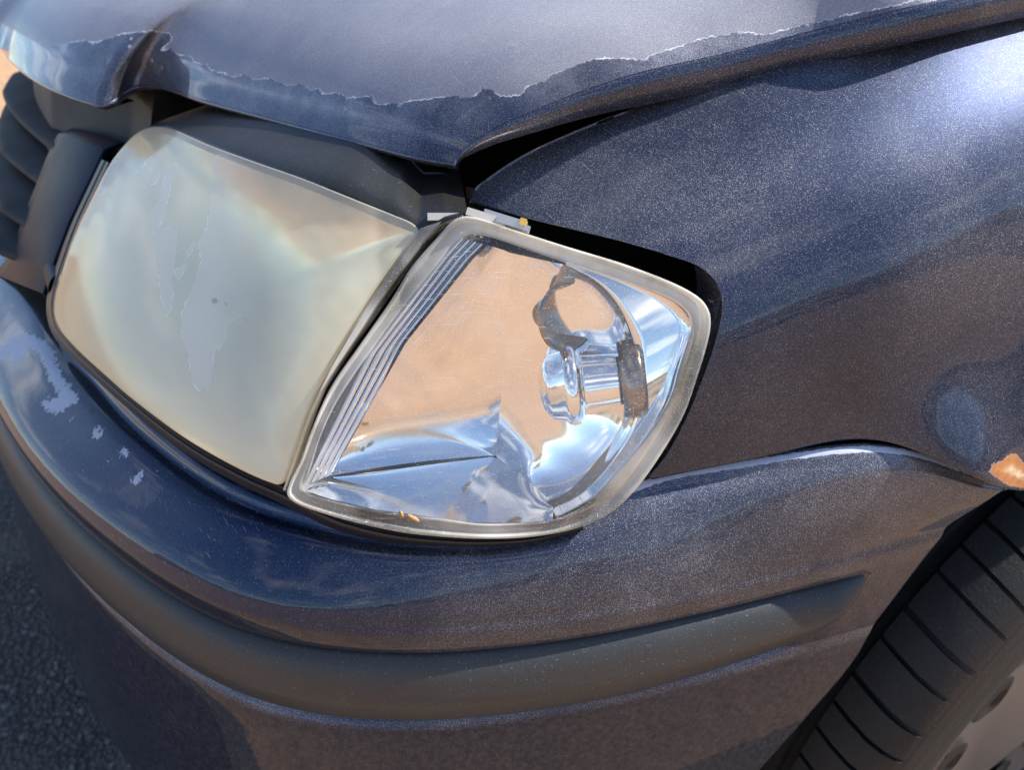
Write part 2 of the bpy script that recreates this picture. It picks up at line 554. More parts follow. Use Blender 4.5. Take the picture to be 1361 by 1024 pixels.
def hazed_lens():
    m, nt, b = new_mat('yellowed_peeling_lens')
    h = N(nt)
    out = nt.nodes.get('Material Output')
    rf = h.n('ShaderNodeBsdfRefraction'); rf.inputs['IOR'].default_value = 1.02
    rf.inputs['Color'].default_value = C(.92, .90, .80)
    tr = h.n('ShaderNodeBsdfTransparent'); tr.inputs[0].default_value = C(.96, .91, .76)
    d = h.attr('coat')                                # >0: flaking coating still there, milky
    jag = h.math('MULTIPLY', h.math('SUBTRACT', h.noise(300, 3, .6), .5), 7.0)
    d2 = h.math('ADD', d, jag)
    cw_ = h.attr('coatw')
    milky = h.math('MULTIPLY', h.ramp(d2, -1.0, 1.0), cw_)
    edge = h.math('MULTIPLY', h.math('SUBTRACT', 1.5, h.math('ABSOLUTE', d2)), .9, clamp=True)
    edge = h.math('MULTIPLY', h.math('MULTIPLY', edge, h.ramp(h.noise(90, 3), .42, .6)), cw_)
    yl = h.attr('yellow')
    base_haze = h.math('ADD', h.mixf(h.noise(12, 4), .24, .36), h.math('MULTIPLY', yl, .48))
    fac = h.mixf(milky, base_haze, .58)
    fac = h.math('MAXIMUM', fac, h.math('MULTIPLY', edge, .85))
    hc = h.mix(milky, h.mix(yl, C(.84, .83, .72), h.mix(h.noise(9, 3), C(1.0, .82, .50), C(.97, .84, .58))), C(.84, .83, .75))
    hc = h.mix(edge, hc, C(.90, .88, .80))
    df = h.n('ShaderNodeBsdfDiffuse'); nt.links.new(hc, df.inputs[0])
    tl = h.n('ShaderNodeBsdfTranslucent'); nt.links.new(hc, tl.inputs[0])
    m0 = h.n('ShaderNodeMixShader'); m0.inputs[0].default_value = .2
    nt.links.new(df.outputs[0], m0.inputs[1]); nt.links.new(tl.outputs[0], m0.inputs[2])
    m1 = h.n('ShaderNodeMixShader')
    nt.links.new(fac, m1.inputs[0]); nt.links.new(tr.outputs[0], m1.inputs[1]); nt.links.new(m0.outputs[0], m1.inputs[2])
    gl = h.n('ShaderNodeBsdfGlossy')
    nt.links.new(h.mixf(milky, .10, .22), gl.inputs['Roughness'])
    fr = thin_fresnel(h)
    m2 = h.n('ShaderNodeMixShader')
    nt.links.new(fr, m2.inputs[0]); nt.links.new(m1.outputs[0], m2.inputs[1]); nt.links.new(gl.outputs[0], m2.inputs[2])
    nt.links.new(m2.outputs[0], out.inputs[0])
    return m
M_lens = hazed_lens()

# ------------------------------------------------------------------ ground
def ground_mats():
    m, nt, b = new_mat('dry_earth')
    h = N(nt)
    c = h.mix(h.noise(.6, 5), C(.36, .215, .115), C(.47, .285, .155))
    c = h.mix(h.ramp(h.noise(14, 5), .4, .7), c, C(.31, .19, .11))
    nt.links.new(c, b.inputs['Base Color']); b.inputs['Roughness'].default_value = .95
    nt.links.new(h.bump(h.noise(30, 5), .6, .02), b.inputs['Normal'])
    m2, nt, b = new_mat('asphalt')
    h = N(nt)
    v = h.voronoi(170)
    stone = h.mix(h.noise(160, 2), C(.055, .055, .058), C(.16, .155, .15))
    c = h.mix(h.ramp(v.outputs['Distance'], .25, .55), stone, C(.035, .034, .035))
    c = h.mix(h.ramp(h.noise(6, 4), .45, .7), c, C(.10, .092, .084))
    nt.links.new(c, b.inputs['Base Color']); b.inputs['Roughness'].default_value = .85
    hh = h.math('SUBTRACT', h.math('MULTIPLY', h.noise(110, 4), 1.2), v.outputs['Distance'])
    nt.links.new(h.bump(hh, 1.0, .006), b.inputs['Normal'])
    return m, m2
M_earth, M_asph = ground_mats()

def flat_sheet(name, pts, z, mat):
    me = bpy.data.meshes.new(name)
    me.from_pydata([(x, y, z) for x, y in pts], [], [tuple(range(len(pts)))])
    o = bpy.data.objects.new(name, me); scene.collection.objects.link(o); me.materials.append(mat)
    o['kind'] = 'structure'
    return o
flat_sheet('ground', [(-900, -900), (900, -900), (900, 900), (-900, 900)], 0, M_earth)
ap = []
for k in range(60):
    a = 2 * pi * k / 60
    r = 1 + .05 * sin(3 * a + 1) + .03 * sin(7 * a)
    ap.append((-1.45 + 1.55 * r * cos(a), .9 + 2.6 * r * sin(a)))
flat_sheet('pavement', ap, .004, M_asph)

# ------------------------------------------------------------------ surfaces of the nose
def s_of(px, py, z):
    s, i = to_si(atz(px, py, z)[None])
    return float(s[0]), float(i[0])

# (pixel, z) along the bumper's upper edge / fender seam
SHP = [((61, 391), .530), ((87, 463), .531), ((125, 501), .532), ((200, 580), .534), ((300, 650), .535), ((400, 685), .5355),
       ((475, 707), .535), ((550, 717), .535), ((635, 719), .535), ((710, 714), .536), ((800, 680), .541), ((860, 640), .547),
       ((1021, 617), .552), ((1096, 605), .556), ((1171, 600), .557), ((1233, 607), .550), ((1296, 632), .534), ((1346, 647), .524)]
sh = np.array([(*s_of(*p, z), z) for p, z in SHP])
sh = sh[np.argsort(sh[:, 0])]
S_SHL, S_SHR = sh[0, 0], sh[-1, 0]
sh = np.vstack([[0, sh[0, 1] + .010, .531], [sh[0, 0] - .12, sh[0, 1] + .002, .531], sh])
def smooth1(x, xs, ys, w=.018):
    """interp then gaussian smooth"""
    x = np.asarray(x, float)
    g = np.linspace(xs[0], xs[-1], 600)
    y = np.interp(g, xs, ys)
    k = np.exp(-.5 * ((np.arange(-60, 61)) * (g[1] - g[0]) / w) ** 2); k /= k.sum()
    yp = np.pad(y, 60, mode='edge')
    return np.interp(x, g, np.convolve(yp, k, 'valid'))
sh_in = lambda s: smooth1(s, sh[:, 0], sh[:, 1])
sh_z = lambda s: smooth1(s, sh[:, 0], sh[:, 2], .010)

# lamp glass surface
s_front = s_of(71, 411, .55)[0]
s_mid = s_of(500, 700, .537)[0]
s_side = s_of(941, 430, .612)[0]
def lamp_fn(s, z):
    k = np.interp(s, [0, s_front, s_mid, s_side, s_side + .2], [.85, .80, .60, .22, .16])
    i0 = np.interp(s, [0, s_front, s_mid, s_side, s_side + .2], [.050, .042, .015, .014, .010])
    w = np.asarray(z) - .54
    q = np.interp(s, [0, s_front, s_mid, s_side, s_side + .2], [.9, .9, .8, .35, .3])
    return i0 + k * w + q * w * w - .008 * np.clip(1 - ((w - .045) / .06) ** 2, 0, 1)

# fender: upper edge (pixel, z)
FTP = [((621, 267), .648), ((635, 247), .654), ((657, 227), .660), ((695, 205), .667), ((750, 180), .675), ((807, 157), .682),
       ((880, 131), .689), ((986, 101), .698), ((1127, 60), .709), ((1233, 32), .7165), ((1354, 0), .724)]
ft = np.array([(*s_of(*p, z), z) for p, z in FTP])
FT3 = np.array([atz(*p, z) for p, z in FTP])
ARC_Y, ARC_Z, ARC_R = .53, .23, .345

class Surf:
    """depth of a lamp surface on a pixel lattice, bicubic in between"""
    def __init__(self, fn, x0, x1, y0, y1, step=16):
        self.x0, self.y0, self.st = x0 - 2 * step, y0 - 2 * step, step
        self.nx = int((x1 - x0) / step) + 6
        self.ny = int((y1 - y0) / step) + 6
        pts = [(self.x0 + i * step, self.y0 + j * step) for j in range(self.ny) for i in range(self.nx)]
        P = lift(pts, fn)
        self.t = np.linalg.norm(P - CAM, axis=1).reshape(self.ny, self.nx)
    def at(self, px, deeper=0.0):
        px = np.atleast_2d(np.asarray(px, float))
        X = np.clip((px[:, 0] - self.x0) / self.st, 1, self.nx - 2.001)
        Y = np.clip((px[:, 1] - self.y0) / self.st, 1, self.ny - 2.001)
        i, j = X.astype(int), Y.astype(int)
        fx, fy = X - i, Y - j
        def w(f):
            return np.stack([-.5 * f + f * f - .5 * f ** 3, 1 - 2.5 * f * f + 1.5 * f ** 3, .5 * f + 2 * f * f - 1.5 * f ** 3, -.5 * f * f + .5 * f ** 3])
        wx, wy = w(fx), w(fy)
        t = 0
        for a in range(4):
            for b in range(4):
                t = t + wy[a] * wx[b] * self.t[np.clip(j + a - 1, 0, self.ny - 1), np.clip(i + b - 1, 0, self.nx - 1)]
        d = FWD + RIGHT * ((px[:, 0] - 680.5) / FPX)[:, None] - UP * ((px[:, 1] - 512) / FPX)[:, None]
        d /= np.linalg.norm(d, axis=1)[:, None]
        return CAM + d * (t + deeper)[:, None]

def lerp(a, b, t): return a + (b - a) * t

# ================================================================== bumper
ARCH_EDGE = np.array([(.05, .20), (.20, .195), (.30, .213), (.33, .223), (.37, .245), (.41, .266), (.445, .276), (.465, .285), (.50, .299), (float(sh[-1, 2]), float(np.interp(S_SHR, sg, PLAN[:, 1]))), (.6, .36)])
def s_from_y(y):
    m = sg > .85
    return np.interp(y, PLAN[m, 1], sg[m])
def s_end(z): return s_from_y(np.interp(z, ARCH_EDGE[:, 0], ARCH_EDGE[:, 1]))
NU = 420
uu = np.linspace(0, 1, NU)
def brow(zf, inf, send=None):
    """one bumper row: zf(s), inf(s)"""
    se = send if send is not None else float(s_end(zf(np.array([S_SHR]))[0]))
    s = se * (1 - (1 - uu) ** 1.15)
    return body(s, zf(s), inf(s))
K = lambda c: (lambda s: np.full_like(s, c))
low_in = lambda z0, a, b_: (lambda s: smooth1(s, [0, .45, .75, .95, 1.2], [a, a, a * .9 + b_ * .1, b_, b_], .06))
S_TIP = float(s_of(1157, 779, .478)[0])
rows = [
    brow(lambda s: sh_z(s) - .030, lambda s: sh_in(s) + .030, S_SHR),
    brow(lambda s: sh_z(s) - .006, lambda s: sh_in(s) + .010, S_SHR),
    brow(lambda s: sh_z(s) - .0002, lambda s: sh_in(s) + .0075, S_SHR),
    brow(lambda s: sh_z(s) - .0016, lambda s: sh_in(s) + .0030, S_SHR),
    brow(lambda s: sh_z(s) - .0052, lambda s: sh_in(s) + .0004, S_SHR),
    brow(lambda s: lerp(sh_z(s), .503, .22), lambda s: lerp(sh_in(s), .004, .22) - .0016),
    brow(lambda s: lerp(sh_z(s), .503, .55), lambda s: lerp(sh_in(s), .004, .55) - .0030),
    brow(lambda s: lerp(sh_z(s), .503, .85), lambda s: lerp(sh_in(s), .004, .85) - .0026),
    brow(K(.5010), K(.0020)),
    brow(K(.4965), K(.0006)),
    brow(K(.4860), K(.0010)),
    brow(K(.4838), lambda s: .0010 + .0012 * np.clip((S_TIP - s) / .012, 0, 1)),
    brow(K(.4832), lambda s: .0010 + .0065 * np.clip((S_TIP - s) / .012, 0, 1)),
    brow(K(.4420), lambda s: .0006 + .0069 * np.clip((S_TIP - .03 - s) / .03, 0, 1)),
    brow(K(.4405), lambda s: .0005 + .0025 * np.clip((S_TIP - .03 - s) / .03, 0, 1)),
    brow(K(.4360), low_in(0, -.004, .0000)),
    brow(K(.410), low_in(0, -.0100, -.0010)),
    brow(K(.360), low_in(0, -.0180, -.0020)),
    brow(K(.300), low_in(0, -.0240, .0000)),
    brow(K(.240), low_in(0, -.0220, .0080)),
    brow(K(.190), low_in(0, -.0100, .0200)),
    brow(K(.150), low_in(0, .0200, .0450)),
]
per = [2, 2, 3, 3, 3, 6, 6, 5, 3, 3, 1, 1, 1, 1, 1, 4, 5, 5, 5, 5, 4]
G = spline_rows(rows, per)
# rolled return along the wheel-arch edge
edge = G[:, -1]
ret = np.stack([edge + np.array([-.0015, .0012, 0]), edge + np.array([-.006, .0014, 0]), edge + np.array([-.020, -.001, 0])], 1)
G = np.concatenate([G, ret], 1)
px = project(G.reshape(-1, 3))
CHIPS = [
    [(0, 462), (14, 450), (30, 443), (48, 447), (62, 455), (72, 470), (78, 490), (86, 508), (100, 520), (104, 532), (92, 540), (84, 545), (76, 549),
     (62, 547), (55, 540), (60, 531), (72, 530), (80, 527), (70, 512), (64, 496), (58, 480), (48, 465), (36, 464), (28, 474), (22, 486), (10, 484), (18, 470), (6, 476), (0, 484)],
    [(122, 572), (130, 569), (137, 572), (132, 579), (130, 585), (123, 583), (126, 578)],
    [(158, 600), (165, 596), (171, 599), (169, 607), (162, 610), (158, 606)],
    [(176, 640), (182, 632), (188, 626), (190, 631), (186, 639), (180, 644)],
    [(144, 615), (148, 613), (150, 616), (147, 618)], [(205, 623), (209, 621), (211, 625), (207, 627)], [(93, 556), (98, 557), (99, 561), (94, 560)],
]
chip_glint = np.full(len(px), -60.0)
for pg in CHIPS: chip_glint = np.maximum(chip_glint, poly_sd(px, pg) + .5)
chip_glint = np.maximum(chip_glint, -60)
row_i = np.repeat(np.arange(G.shape[0]), G.shape[1])
sB, _ = to_si(G.reshape(-1, 3))
chip_glint = np.where((row_i >= 4) & (row_i <= 9) & (sB > .955), np.interp(row_i, [4, 6, 7, 9], [-30, 9, 9, -30]), chip_glint)  # seam bead painted pale like a worn edge, for its bright highlight
Gf = G.reshape(-1, 3)
sS, _ = to_si(Gf)
mud = np.interp(Gf[:, 2], [.36, .445, .47, .50, .55], [1, .9, .75, .35, .12]) * np.interp(sS, [0, .6, .8, .9], [.12, .25, .7, 1])
dust = np.interp(sS, [0, .5, .80, .90, .98], [.08, .08, .25, 4.2, 5.6])  # dust laid heavily on the sunlit side to brighten it, thin in shade
dust = dust * np.interp(Gf[:, 2], [.40, .445, .47, .52], [.07, .16, .6, 1.0])
dust = np.where((Gf[:, 2] > .4335) & (Gf[:, 2] < .4418), 7.0, dust)
bumper = grid_obj('bumper', G, M_bump, car, attrs={'chip_glint': chip_glint, 'mud': mud, 'dust': dust})

# rub strip let into the bumper
S_TIP = float(s_of(1157, 779, .478)[0])
ss = np.r_[np.linspace(0, S_TIP - .09, 260), S_TIP - .09 + .09 * np.sin(np.linspace(0, pi / 2, 70)[1:])]
zb = np.interp(ss, [0, S_TIP - .125, S_TIP - .065, S_TIP - .035, S_TIP - .016, S_TIP - .005, S_TIP], [.4415, .4415, .4465, .4525, .4620, .4705, .4790])
k = np.exp(-.5 * (np.arange(-6, 7) / 2.5) ** 2); k /= k.sum()
zb = np.convolve(np.pad(zb, 6, mode='edge'), k, 'valid')
zt = np.full_like(ss, .4830)
tip = np.clip((S_TIP - ss) / .02, 0, 1) ** .5
prof = [(0, .0060), (.02, .0030), (.06, .0004), (.13, -.0022), (.24, -.0046), (.40, -.0068), (.50, -.0077), (.60, -.0079), (.78, -.0066), (.92, -.0042), (.975, -.0015), (1.0, .0060)]
rows = [body(ss, lerp(zt, zb, a), np.where(np.array(i) < .006, lerp(.004, i, tip), i) + low_in(0, -.0010, .0)(ss)) for a, i in prof]
grid_obj('trim_strip', spline_rows(rows, 4), M_trim, bumper)

# ================================================================== fender
zt_f = lambda s: smooth1(s, ft[:, 0], ft[:, 2], .012)
in_f = lambda s: smooth1(s, ft[:, 0], ft[:, 1], .012)
ft = np.vstack([[.60, ft[0, 1], ft[0, 2] - .02], ft, [1.35, .090, .752], [1.6, .092, .787], [SMAX, .095, .815]])
Y0Z = (float(np.interp(S_SHR, sg, PLAN[:, 1])), float(sh[-1, 2]) + .003)
FARC = math.hypot(Y0Z[0] - ARC_Y, Y0Z[1] - ARC_Z)
DENT = (s_of(1262, 618, .540)[0], .540)
def fender_fn(s, z):
    s = np.asarray(s, float); z = np.asarray(z, float)
    b = np.where(s < S_SHR, sh_z(np.minimum(s, S_SHR)), sh[-1, 2])
    ib = np.interp(s, [.90, .963, 1.02, 1.07, 1.14, 1.4], [.026, .026, .021, .017, .014, .014])
    w = np.clip((z - b) / (zt_f(s) - b), -.6, 1.15)
    p = np.interp(s, [.90, .97, 1.07, 1.16], [3.0, 3.6, 4.8, 6.0])
    g = np.where(w > 0, .17 * w + .83 * np.clip(w, 1e-6, 2) ** p, .17 * w)
    y = np.interp(s, sg, PLAN[:, 1])
    dist = np.sqrt((y - ARC_Y) ** 2 + (z - ARC_Z) ** 2) - FARC
    flare = .022 * np.exp(-(np.clip(dist, 0, 1) / .062) ** 2) * np.clip((y - .22) / .10, 0, 1)
    dent = .013 * np.exp(-(((s - DENT[0] + .25 * (z - DENT[1])) / .026) ** 2 + ((z - DENT[1]) / .036) ** 2))
    return ib + (in_f(s) - ib) * g - flare - dent
LAMPEDGE = [(862, 634), (885, 606), (912, 556), (935, 500), (953, 445), (960, 405), (953, 378), (932, 356), (890, 340), (830, 322), (765, 306), (700, 290), (650, 276), (621, 267)]
def to_sz(P):
    s, _ = to_si(P); return np.stack([s, P[:, 2]], -1)
NV, NUF = 130, 260
Lc = to_sz(lift(smooth_curve(LAMPEDGE, NV), fender_fn))
Lc[-1] = ft[1][[0, 2]]
# bottom row: seam, then the wheel arch, then down to the sill
sb = np.linspace(Lc[0, 0], S_SHR, 120)
bot = [(a, float(sh_z(a)) + .0028) for a in sb]
bot[0] = tuple(Lc[0])
ang0 = math.atan2(Y0Z[1] - ARC_Z, Y0Z[0] - ARC_Y)
for a in np.linspace(ang0, radians(8), 110)[1:]:
    y, z = ARC_Y + FARC * cos(a), ARC_Z + FARC * sin(a)
    bot.append((float(s_from_y(y)), z))
bot.append((float(s_from_y(.99)), ARC_Z + FARC * sin(radians(6))))
bot = np.array(bot)
def resample(P, n, power=1.0):
    q = np.r_[0, np.cumsum(np.linalg.norm(np.diff(P, axis=0), axis=1))]
    u = np.linspace(0, 1, n) ** power * q[-1]
    return np.stack([np.interp(u, q, P[:, k]) for k in range(P.shape[1])], -1)
SEND = bot[-1, 0]
top = np.stack([np.linspace(Lc[-1, 0], SEND, 200), zt_f(np.linspace(Lc[-1, 0], SEND, 200))], -1)
top[0] = Lc[-1]
B, T = resample(bot, NUF, 1.2), resample(top, NUF, 1.2)
R = np.stack([np.full(NV, SEND), np.linspace(B[-1, 1], T[-1, 1], NV)], -1)
u = np.linspace(0, 1, NUF)[None, :, None]; v = np.linspace(0, 1, NV)[:, None, None]
SZ = (1 - v) * B[None] + v * T[None] + (1 - u) * Lc[:, None] + u * R[:, None] - ((1 - u) * (1 - v) * B[0] + u * (1 - v) * B[-1] + (1 - u) * v * T[0] + u * v * T[-1])
G = body(SZ[..., 0], SZ[..., 1], fender_fn(SZ[..., 0], SZ[..., 1]))
# flanges: round the lamp opening and along the hood gutter, and rolled arch lip
def inward(P, a, dz=0.0):
    s, _ = to_si(P); _, n = plan_at(s)
    Q = P.copy(); Q[:, :2] += n * np.asarray(a); Q[:, 2] += dz
    return Q
Lcol = np.stack([inward(G[:, 0], .0010, 0) + [0, .001, 0], inward(G[:, 0], .004), inward(G[:, 0], .022)], 1)[:, ::-1]
G2 = np.concatenate([Lcol, G], 1)
bott = G2[0]; topp = G2[-1]
Brow = np.stack([inward(bott, .030, .002), inward(bott, .006, .001), inward(bott, .0012, -.0006)])
Trow = np.stack([inward(topp, .0016, -.0004), inward(topp, .005, -.005), inward(topp, .009, -.022), inward(topp, .030, -.026)])
G2 = np.concatenate([Brow, G2, Trow], 0)
px = project(G2.reshape(-1, 3))
RUST = [(1306, 628), (1318, 612), (1333, 606), (1340, 598), (1352, 600), (1366, 612), (1400, 640), (1380, 660), (1340, 650)]
fender = grid_obj('fender', G2, M_paint, car, attrs={'rust': np.maximum(poly_sd(px, RUST) - 5, -60),
    'dust': 1.7 + 2.6 * np.clip((G2.reshape(-1, 3)[:, 2] - .60) / .08, 0, 1)})

# ================================================================== hood
HEP = [((605, 224), .6670), ((560, 217), .6672), ((480, 197), .6668), ((400, 176), .6655), ((340, 160), .6645), ((260, 138), .6630), ((228, 126), .6625), ((205, 121), .6615),
       ((182, 122), .6600), ((165, 131), .6570), ((150, 142), .6545), ((136, 147), .6530), ((110, 141), .6535), ((70, 126), .6548), ((35, 106), .6560), ((12, 86), .6570), ((0, 70), .6580)]
HCP = [((605, 224), .6670), ((612, 206), .6705), ((625, 190), .6745), ((657, 170), .6805), ((720, 142), .6890), ((770, 122), .6945), ((845, 97), .7010), ((960, 71), .7075), ((1092, 37), .7165), ((1233, 3), .7265)]
fe = np.array([atz(p[0], p[1] - 9, z + .0004) for p, z in HEP])[::-1]
fe = np.vstack([[[XC, -.168, .664], [-.90, -.166, .6628], [-.82, -.158, .6608]], fe])
se = np.array([atz(p[0], p[1] - (9 if k_ < 1 else 4 if k_ < 2 else 0), z + (.0004 if k_ < 1 else 0)) for k_, (p, z) in enumerate(HCP)])
d = se[-1] - se[-3]; d /= np.linalg.norm(d)
se = np.vstack([se, [[se[-1, 0] + .004, .62, se[-1, 2] + .036], [se[-1, 0] + .008, .85, se[-1, 2] + .066], [se[-1, 0] + .010, 1.05, se[-1, 2] + .088]]])
NF, NSD = 420, 260
F = resample(smooth_curve(fe, 1500), NF)
wgt = np.linspace(0, 1, NSD) ** 1.5
Sd = smooth_curve(se, 1500); Sd = np.stack([np.interp(wgt, np.linspace(0, 1, 1500), Sd[:, k]) for k in range(3)], -1)
yc = np.interp(wgt, [0, 1], [F[0, 1], 1.05])
zc = F[0, 2] + .17 * (1 - np.exp(-(yc - yc[0]) / .55)) * 1.0 + .016 * (1 - np.exp(-(yc - yc[0]) / .03))
Cl = np.stack([np.full(NSD, XC), yc, zc], -1)
# top boundary
xt = np.linspace(XC, Sd[-1, 0], NF)
tt = (xt - XC) / (Sd[-1, 0] - XC)
Tp = np.stack([xt, np.full(NF, 1.05), Cl[-1, 2] + (Sd[-1, 2] - Cl[-1, 2]) * tt ** 2.2], -1)
u = np.linspace(0, 1, NF)
u = np.r_[0, np.cumsum(np.linalg.norm(np.diff(F[:, :2], axis=0), axis=1))]; u /= u[-1]
u = u[None, :, None]; v = wgt[:, None, None]
gk = np.exp(-.5 * (np.arange(-120, 121) / 42.0) ** 2); gk /= gk.sum()
Fs = np.stack([np.convolve(np.pad(F[:, c], 120, mode='reflect', reflect_type='odd'), gk, 'valid') for c in range(3)], -1)
fade = np.exp(-wgt * 1.2 / .055)[:, None, None]
Fv = F[None] * fade + Fs[None] * (1 - fade)
Hd = (1 - v) * Fv + v * Tp[None] + (1 - u) * Cl[:, None] + u * Sd[:, None] - ((1 - u) * (1 - v) * F[0] + u * (1 - v) * F[-1] + (1 - u) * v * Tp[0] + u * v * Tp[-1])
L1 = np.linalg.norm(Hd - F[None], axis=-1); L2 = np.linalg.norm(Hd - Sd[:, None], axis=-1)
Hd[..., 2] += .013 * (1 - np.exp(-L1 / .022)) * (1 - np.exp(-L2 / .016)) * np.clip(1, 0, 1)
Hd[..., 2] += .018 * (1 - np.exp(-L1 / .12)) * (1 - np.exp(-L2 / .10))
# character fold running back from the notch in the front edge
k0 = int(np.argmin(np.abs(project(F)[:, 0] - 150)))
fold = 0 * Hd[..., 0] + Hd[..., 0] - (F[k0, 0] + .30 * (Hd[..., 1] - F[k0, 1]))
Hd[..., 2] += .004 * (1 / (1 + np.exp(fold / .035))) * np.clip(L1 / .05, 0, 1) * np.exp(-np.clip(Hd[..., 1] - .0, 0, 9) / .8)
full = Hd
PEEL = [(60, 62), (100, 55), (112, 53), (125, 57), (140, 52), (160, 45), (185, 42), (205, 41), (225, 44), (230, 52), (220, 60), (213, 66), (228, 65), (232, 70), (240, 73), (255, 75),
        (257, 81), (265, 85), (275, 86), (278, 92), (290, 96), (300, 98), (305, 101), (318, 101), (326, 99), (333, 104), (340, 106), (360, 103), (370, 109), (383, 114), (400, 111), (412, 120),
        (425, 117), (427, 124), (455, 124), (458, 130), (495, 127), (498, 136), (502, 139), (527, 137), (530, 142), (535, 136), (560, 132), (600, 128), (620, 130), (634, 127), (637, 119),
        (650, 118), (658, 120), (657, 126), (675, 128), (695, 125), (698, 117), (708, 111), (728, 108), (730, 100), (745, 95), (770, 85), (790, 78), (810, 77), (835, 77), (858, 80), (865, 73),
        (890, 65), (915, 58), (935, 50), (965, 46), (986, 42), (1021, 46), (1057, 35), (1092, 28), (1134, 18), (1187, 7), (1240, -5), (1400, -60), (1400, -900), (-900, -900), (-900, 60), (0, 30)]
px = project(full.reshape(-1, 3))
peel = np.clip(poly_sd(px, PEEL), -80, 80)
front_path = np.vstack([F, Sd[1:]])                   # outer edge, notch to windscreen
nin = np.zeros_like(front_path)
tg = np.gradient(front_path, axis=0); tg /= np.linalg.norm(tg, axis=1)[:, None]
nin[:, 0], nin[:, 1] = -tg[:, 1], tg[:, 0]
kk = np.exp(-.5 * (np.arange(-25, 26) / 9.0) ** 2); kk /= kk.sum()
nin = np.stack([np.convolve(np.pad(nin[:, c], 25, mode='edge'), kk, 'valid') for c in range(3)], -1)
nin /= np.linalg.norm(nin, axis=1)[:, None]
dep = np.r_[np.full(NF + 4, .0030), np.linspace(.0030, .014, 50)]; dep = np.r_[dep, np.full(len(front_path) - len(dep), .014)]
fl = [front_path + nin * .0002, front_path - nin * .0008 + [0, 0, -.0010], front_path - nin * .0006 - np.c_[0 * dep, 0 * dep, dep * .6],
      front_path + nin * .0006 - np.c_[0 * dep, 0 * dep, dep], front_path + nin * .004 - np.c_[0 * dep, 0 * dep, dep + .0015], front_path + nin * .035 - np.c_[0 * dep, 0 * dep, dep + .004]]
fl = np.array(fl)
V = np.vstack([full.reshape(-1, 3), fl.reshape(-1, 3)])
faces = grid_faces(NF, NSD)
o0 = len(full.reshape(-1, 3))
faces += [tuple(o0 + i for i in f) for f in grid_faces(len(front_path), len(fl))]
mir = V.copy(); mir[:, 0] = 2 * XC - mir[:, 0]
fm = [tuple(len(V) + i for i in f[::-1]) for f in faces]
pf = np.r_[peel, np.full(fl.reshape(-1, 3).shape[0], -70.0)]
hood = mesh_obj('hood', np.vstack([V, mir]), faces + fm, M_hood, car, attrs={'peel': np.r_[pf, pf]})

# ================================================================== headlamp
HL = [(200, 169), (222, 170), (280, 194), (340, 216), (400, 237), (465, 263), (520, 285), (549, 298), (556, 306), (551, 316), (525, 347), (482, 410), (437, 487), (410, 545), (390, 600),
      (379, 634), (371, 644), (358, 641), (325, 627), (250, 585), (175, 530), (142, 501), (100, 462), (79, 437), (72, 418), (73, 396), (80, 366), (95, 321), (120, 268), (142, 225), (160, 199), (180, 178)]
LS = Surf(lamp_fn, 40, 980, 140, 740)
def scaled(outline, c, f):
    return np.asarray(c) + (np.asarray(outline) - np.asarray(c)) * f
NO = 300
OUT = smooth_curve(HL, NO, closed=True)
HC0 = np.array((300.0, 405.0))
def nshift(P, a):
    """move lamp points outwards along the local plan normal, tilted up a little"""
    s, _ = to_si(P); _, n = plan_at(s)
    Q = P.copy(); Q[:, :2] -= n * a * .92; Q[:, 2] += a * .38
    return Q
def polar(outline, c, rads, surf, deep=lambda r: 0.0):
    rings = [surf.at(scaled(outline, c, r), deep(r)) for r in rads]
    return np.array(rings)
# housing: dark grey body whose top shelf shows under the hood's edge
TOPB = [(205, 166), (217, 164), (262, 144), (340, 164), (430, 188), (520, 214), (576, 231), (628, 256), (640, 272), (600, 284), (556, 303), (465, 261), (340, 214), (235, 173)]
shelf_front = resample(np.array([(182, 180), (200, 168), (222, 168), (280, 192), (340, 214), (400, 235), (465, 261), (527, 288), (556, 302), (590, 290), (622, 284)], float), 120)
rowsH = []
P0 = LS.at(shelf_front)
s0, i0 = to_si(P0)
sbk = np.linspace(0, 1, 120)
for a, (back, rise) in enumerate([(-.001, -.004), (.0, -.0005), (.002, .0012), (.006, .0030), (.014, .0052), (.030, .0085), (.045, .0100), (.047, .0118), (.050, .0120), (.090, .0080)]):
    w = np.clip(np.minimum(sbk / .08, 1), 0, 1)
    rr = rise * lerp(.4, 1, w) * np.interp(sbk, [0, .78, .93, 1], [1, 1, .35, -.2])
    rowsH.append(body(s0, P0[:, 2] + rr, i0 + back))
headlamp = grid_obj('headlight', spline_rows(rowsH, 4), M_house, car)
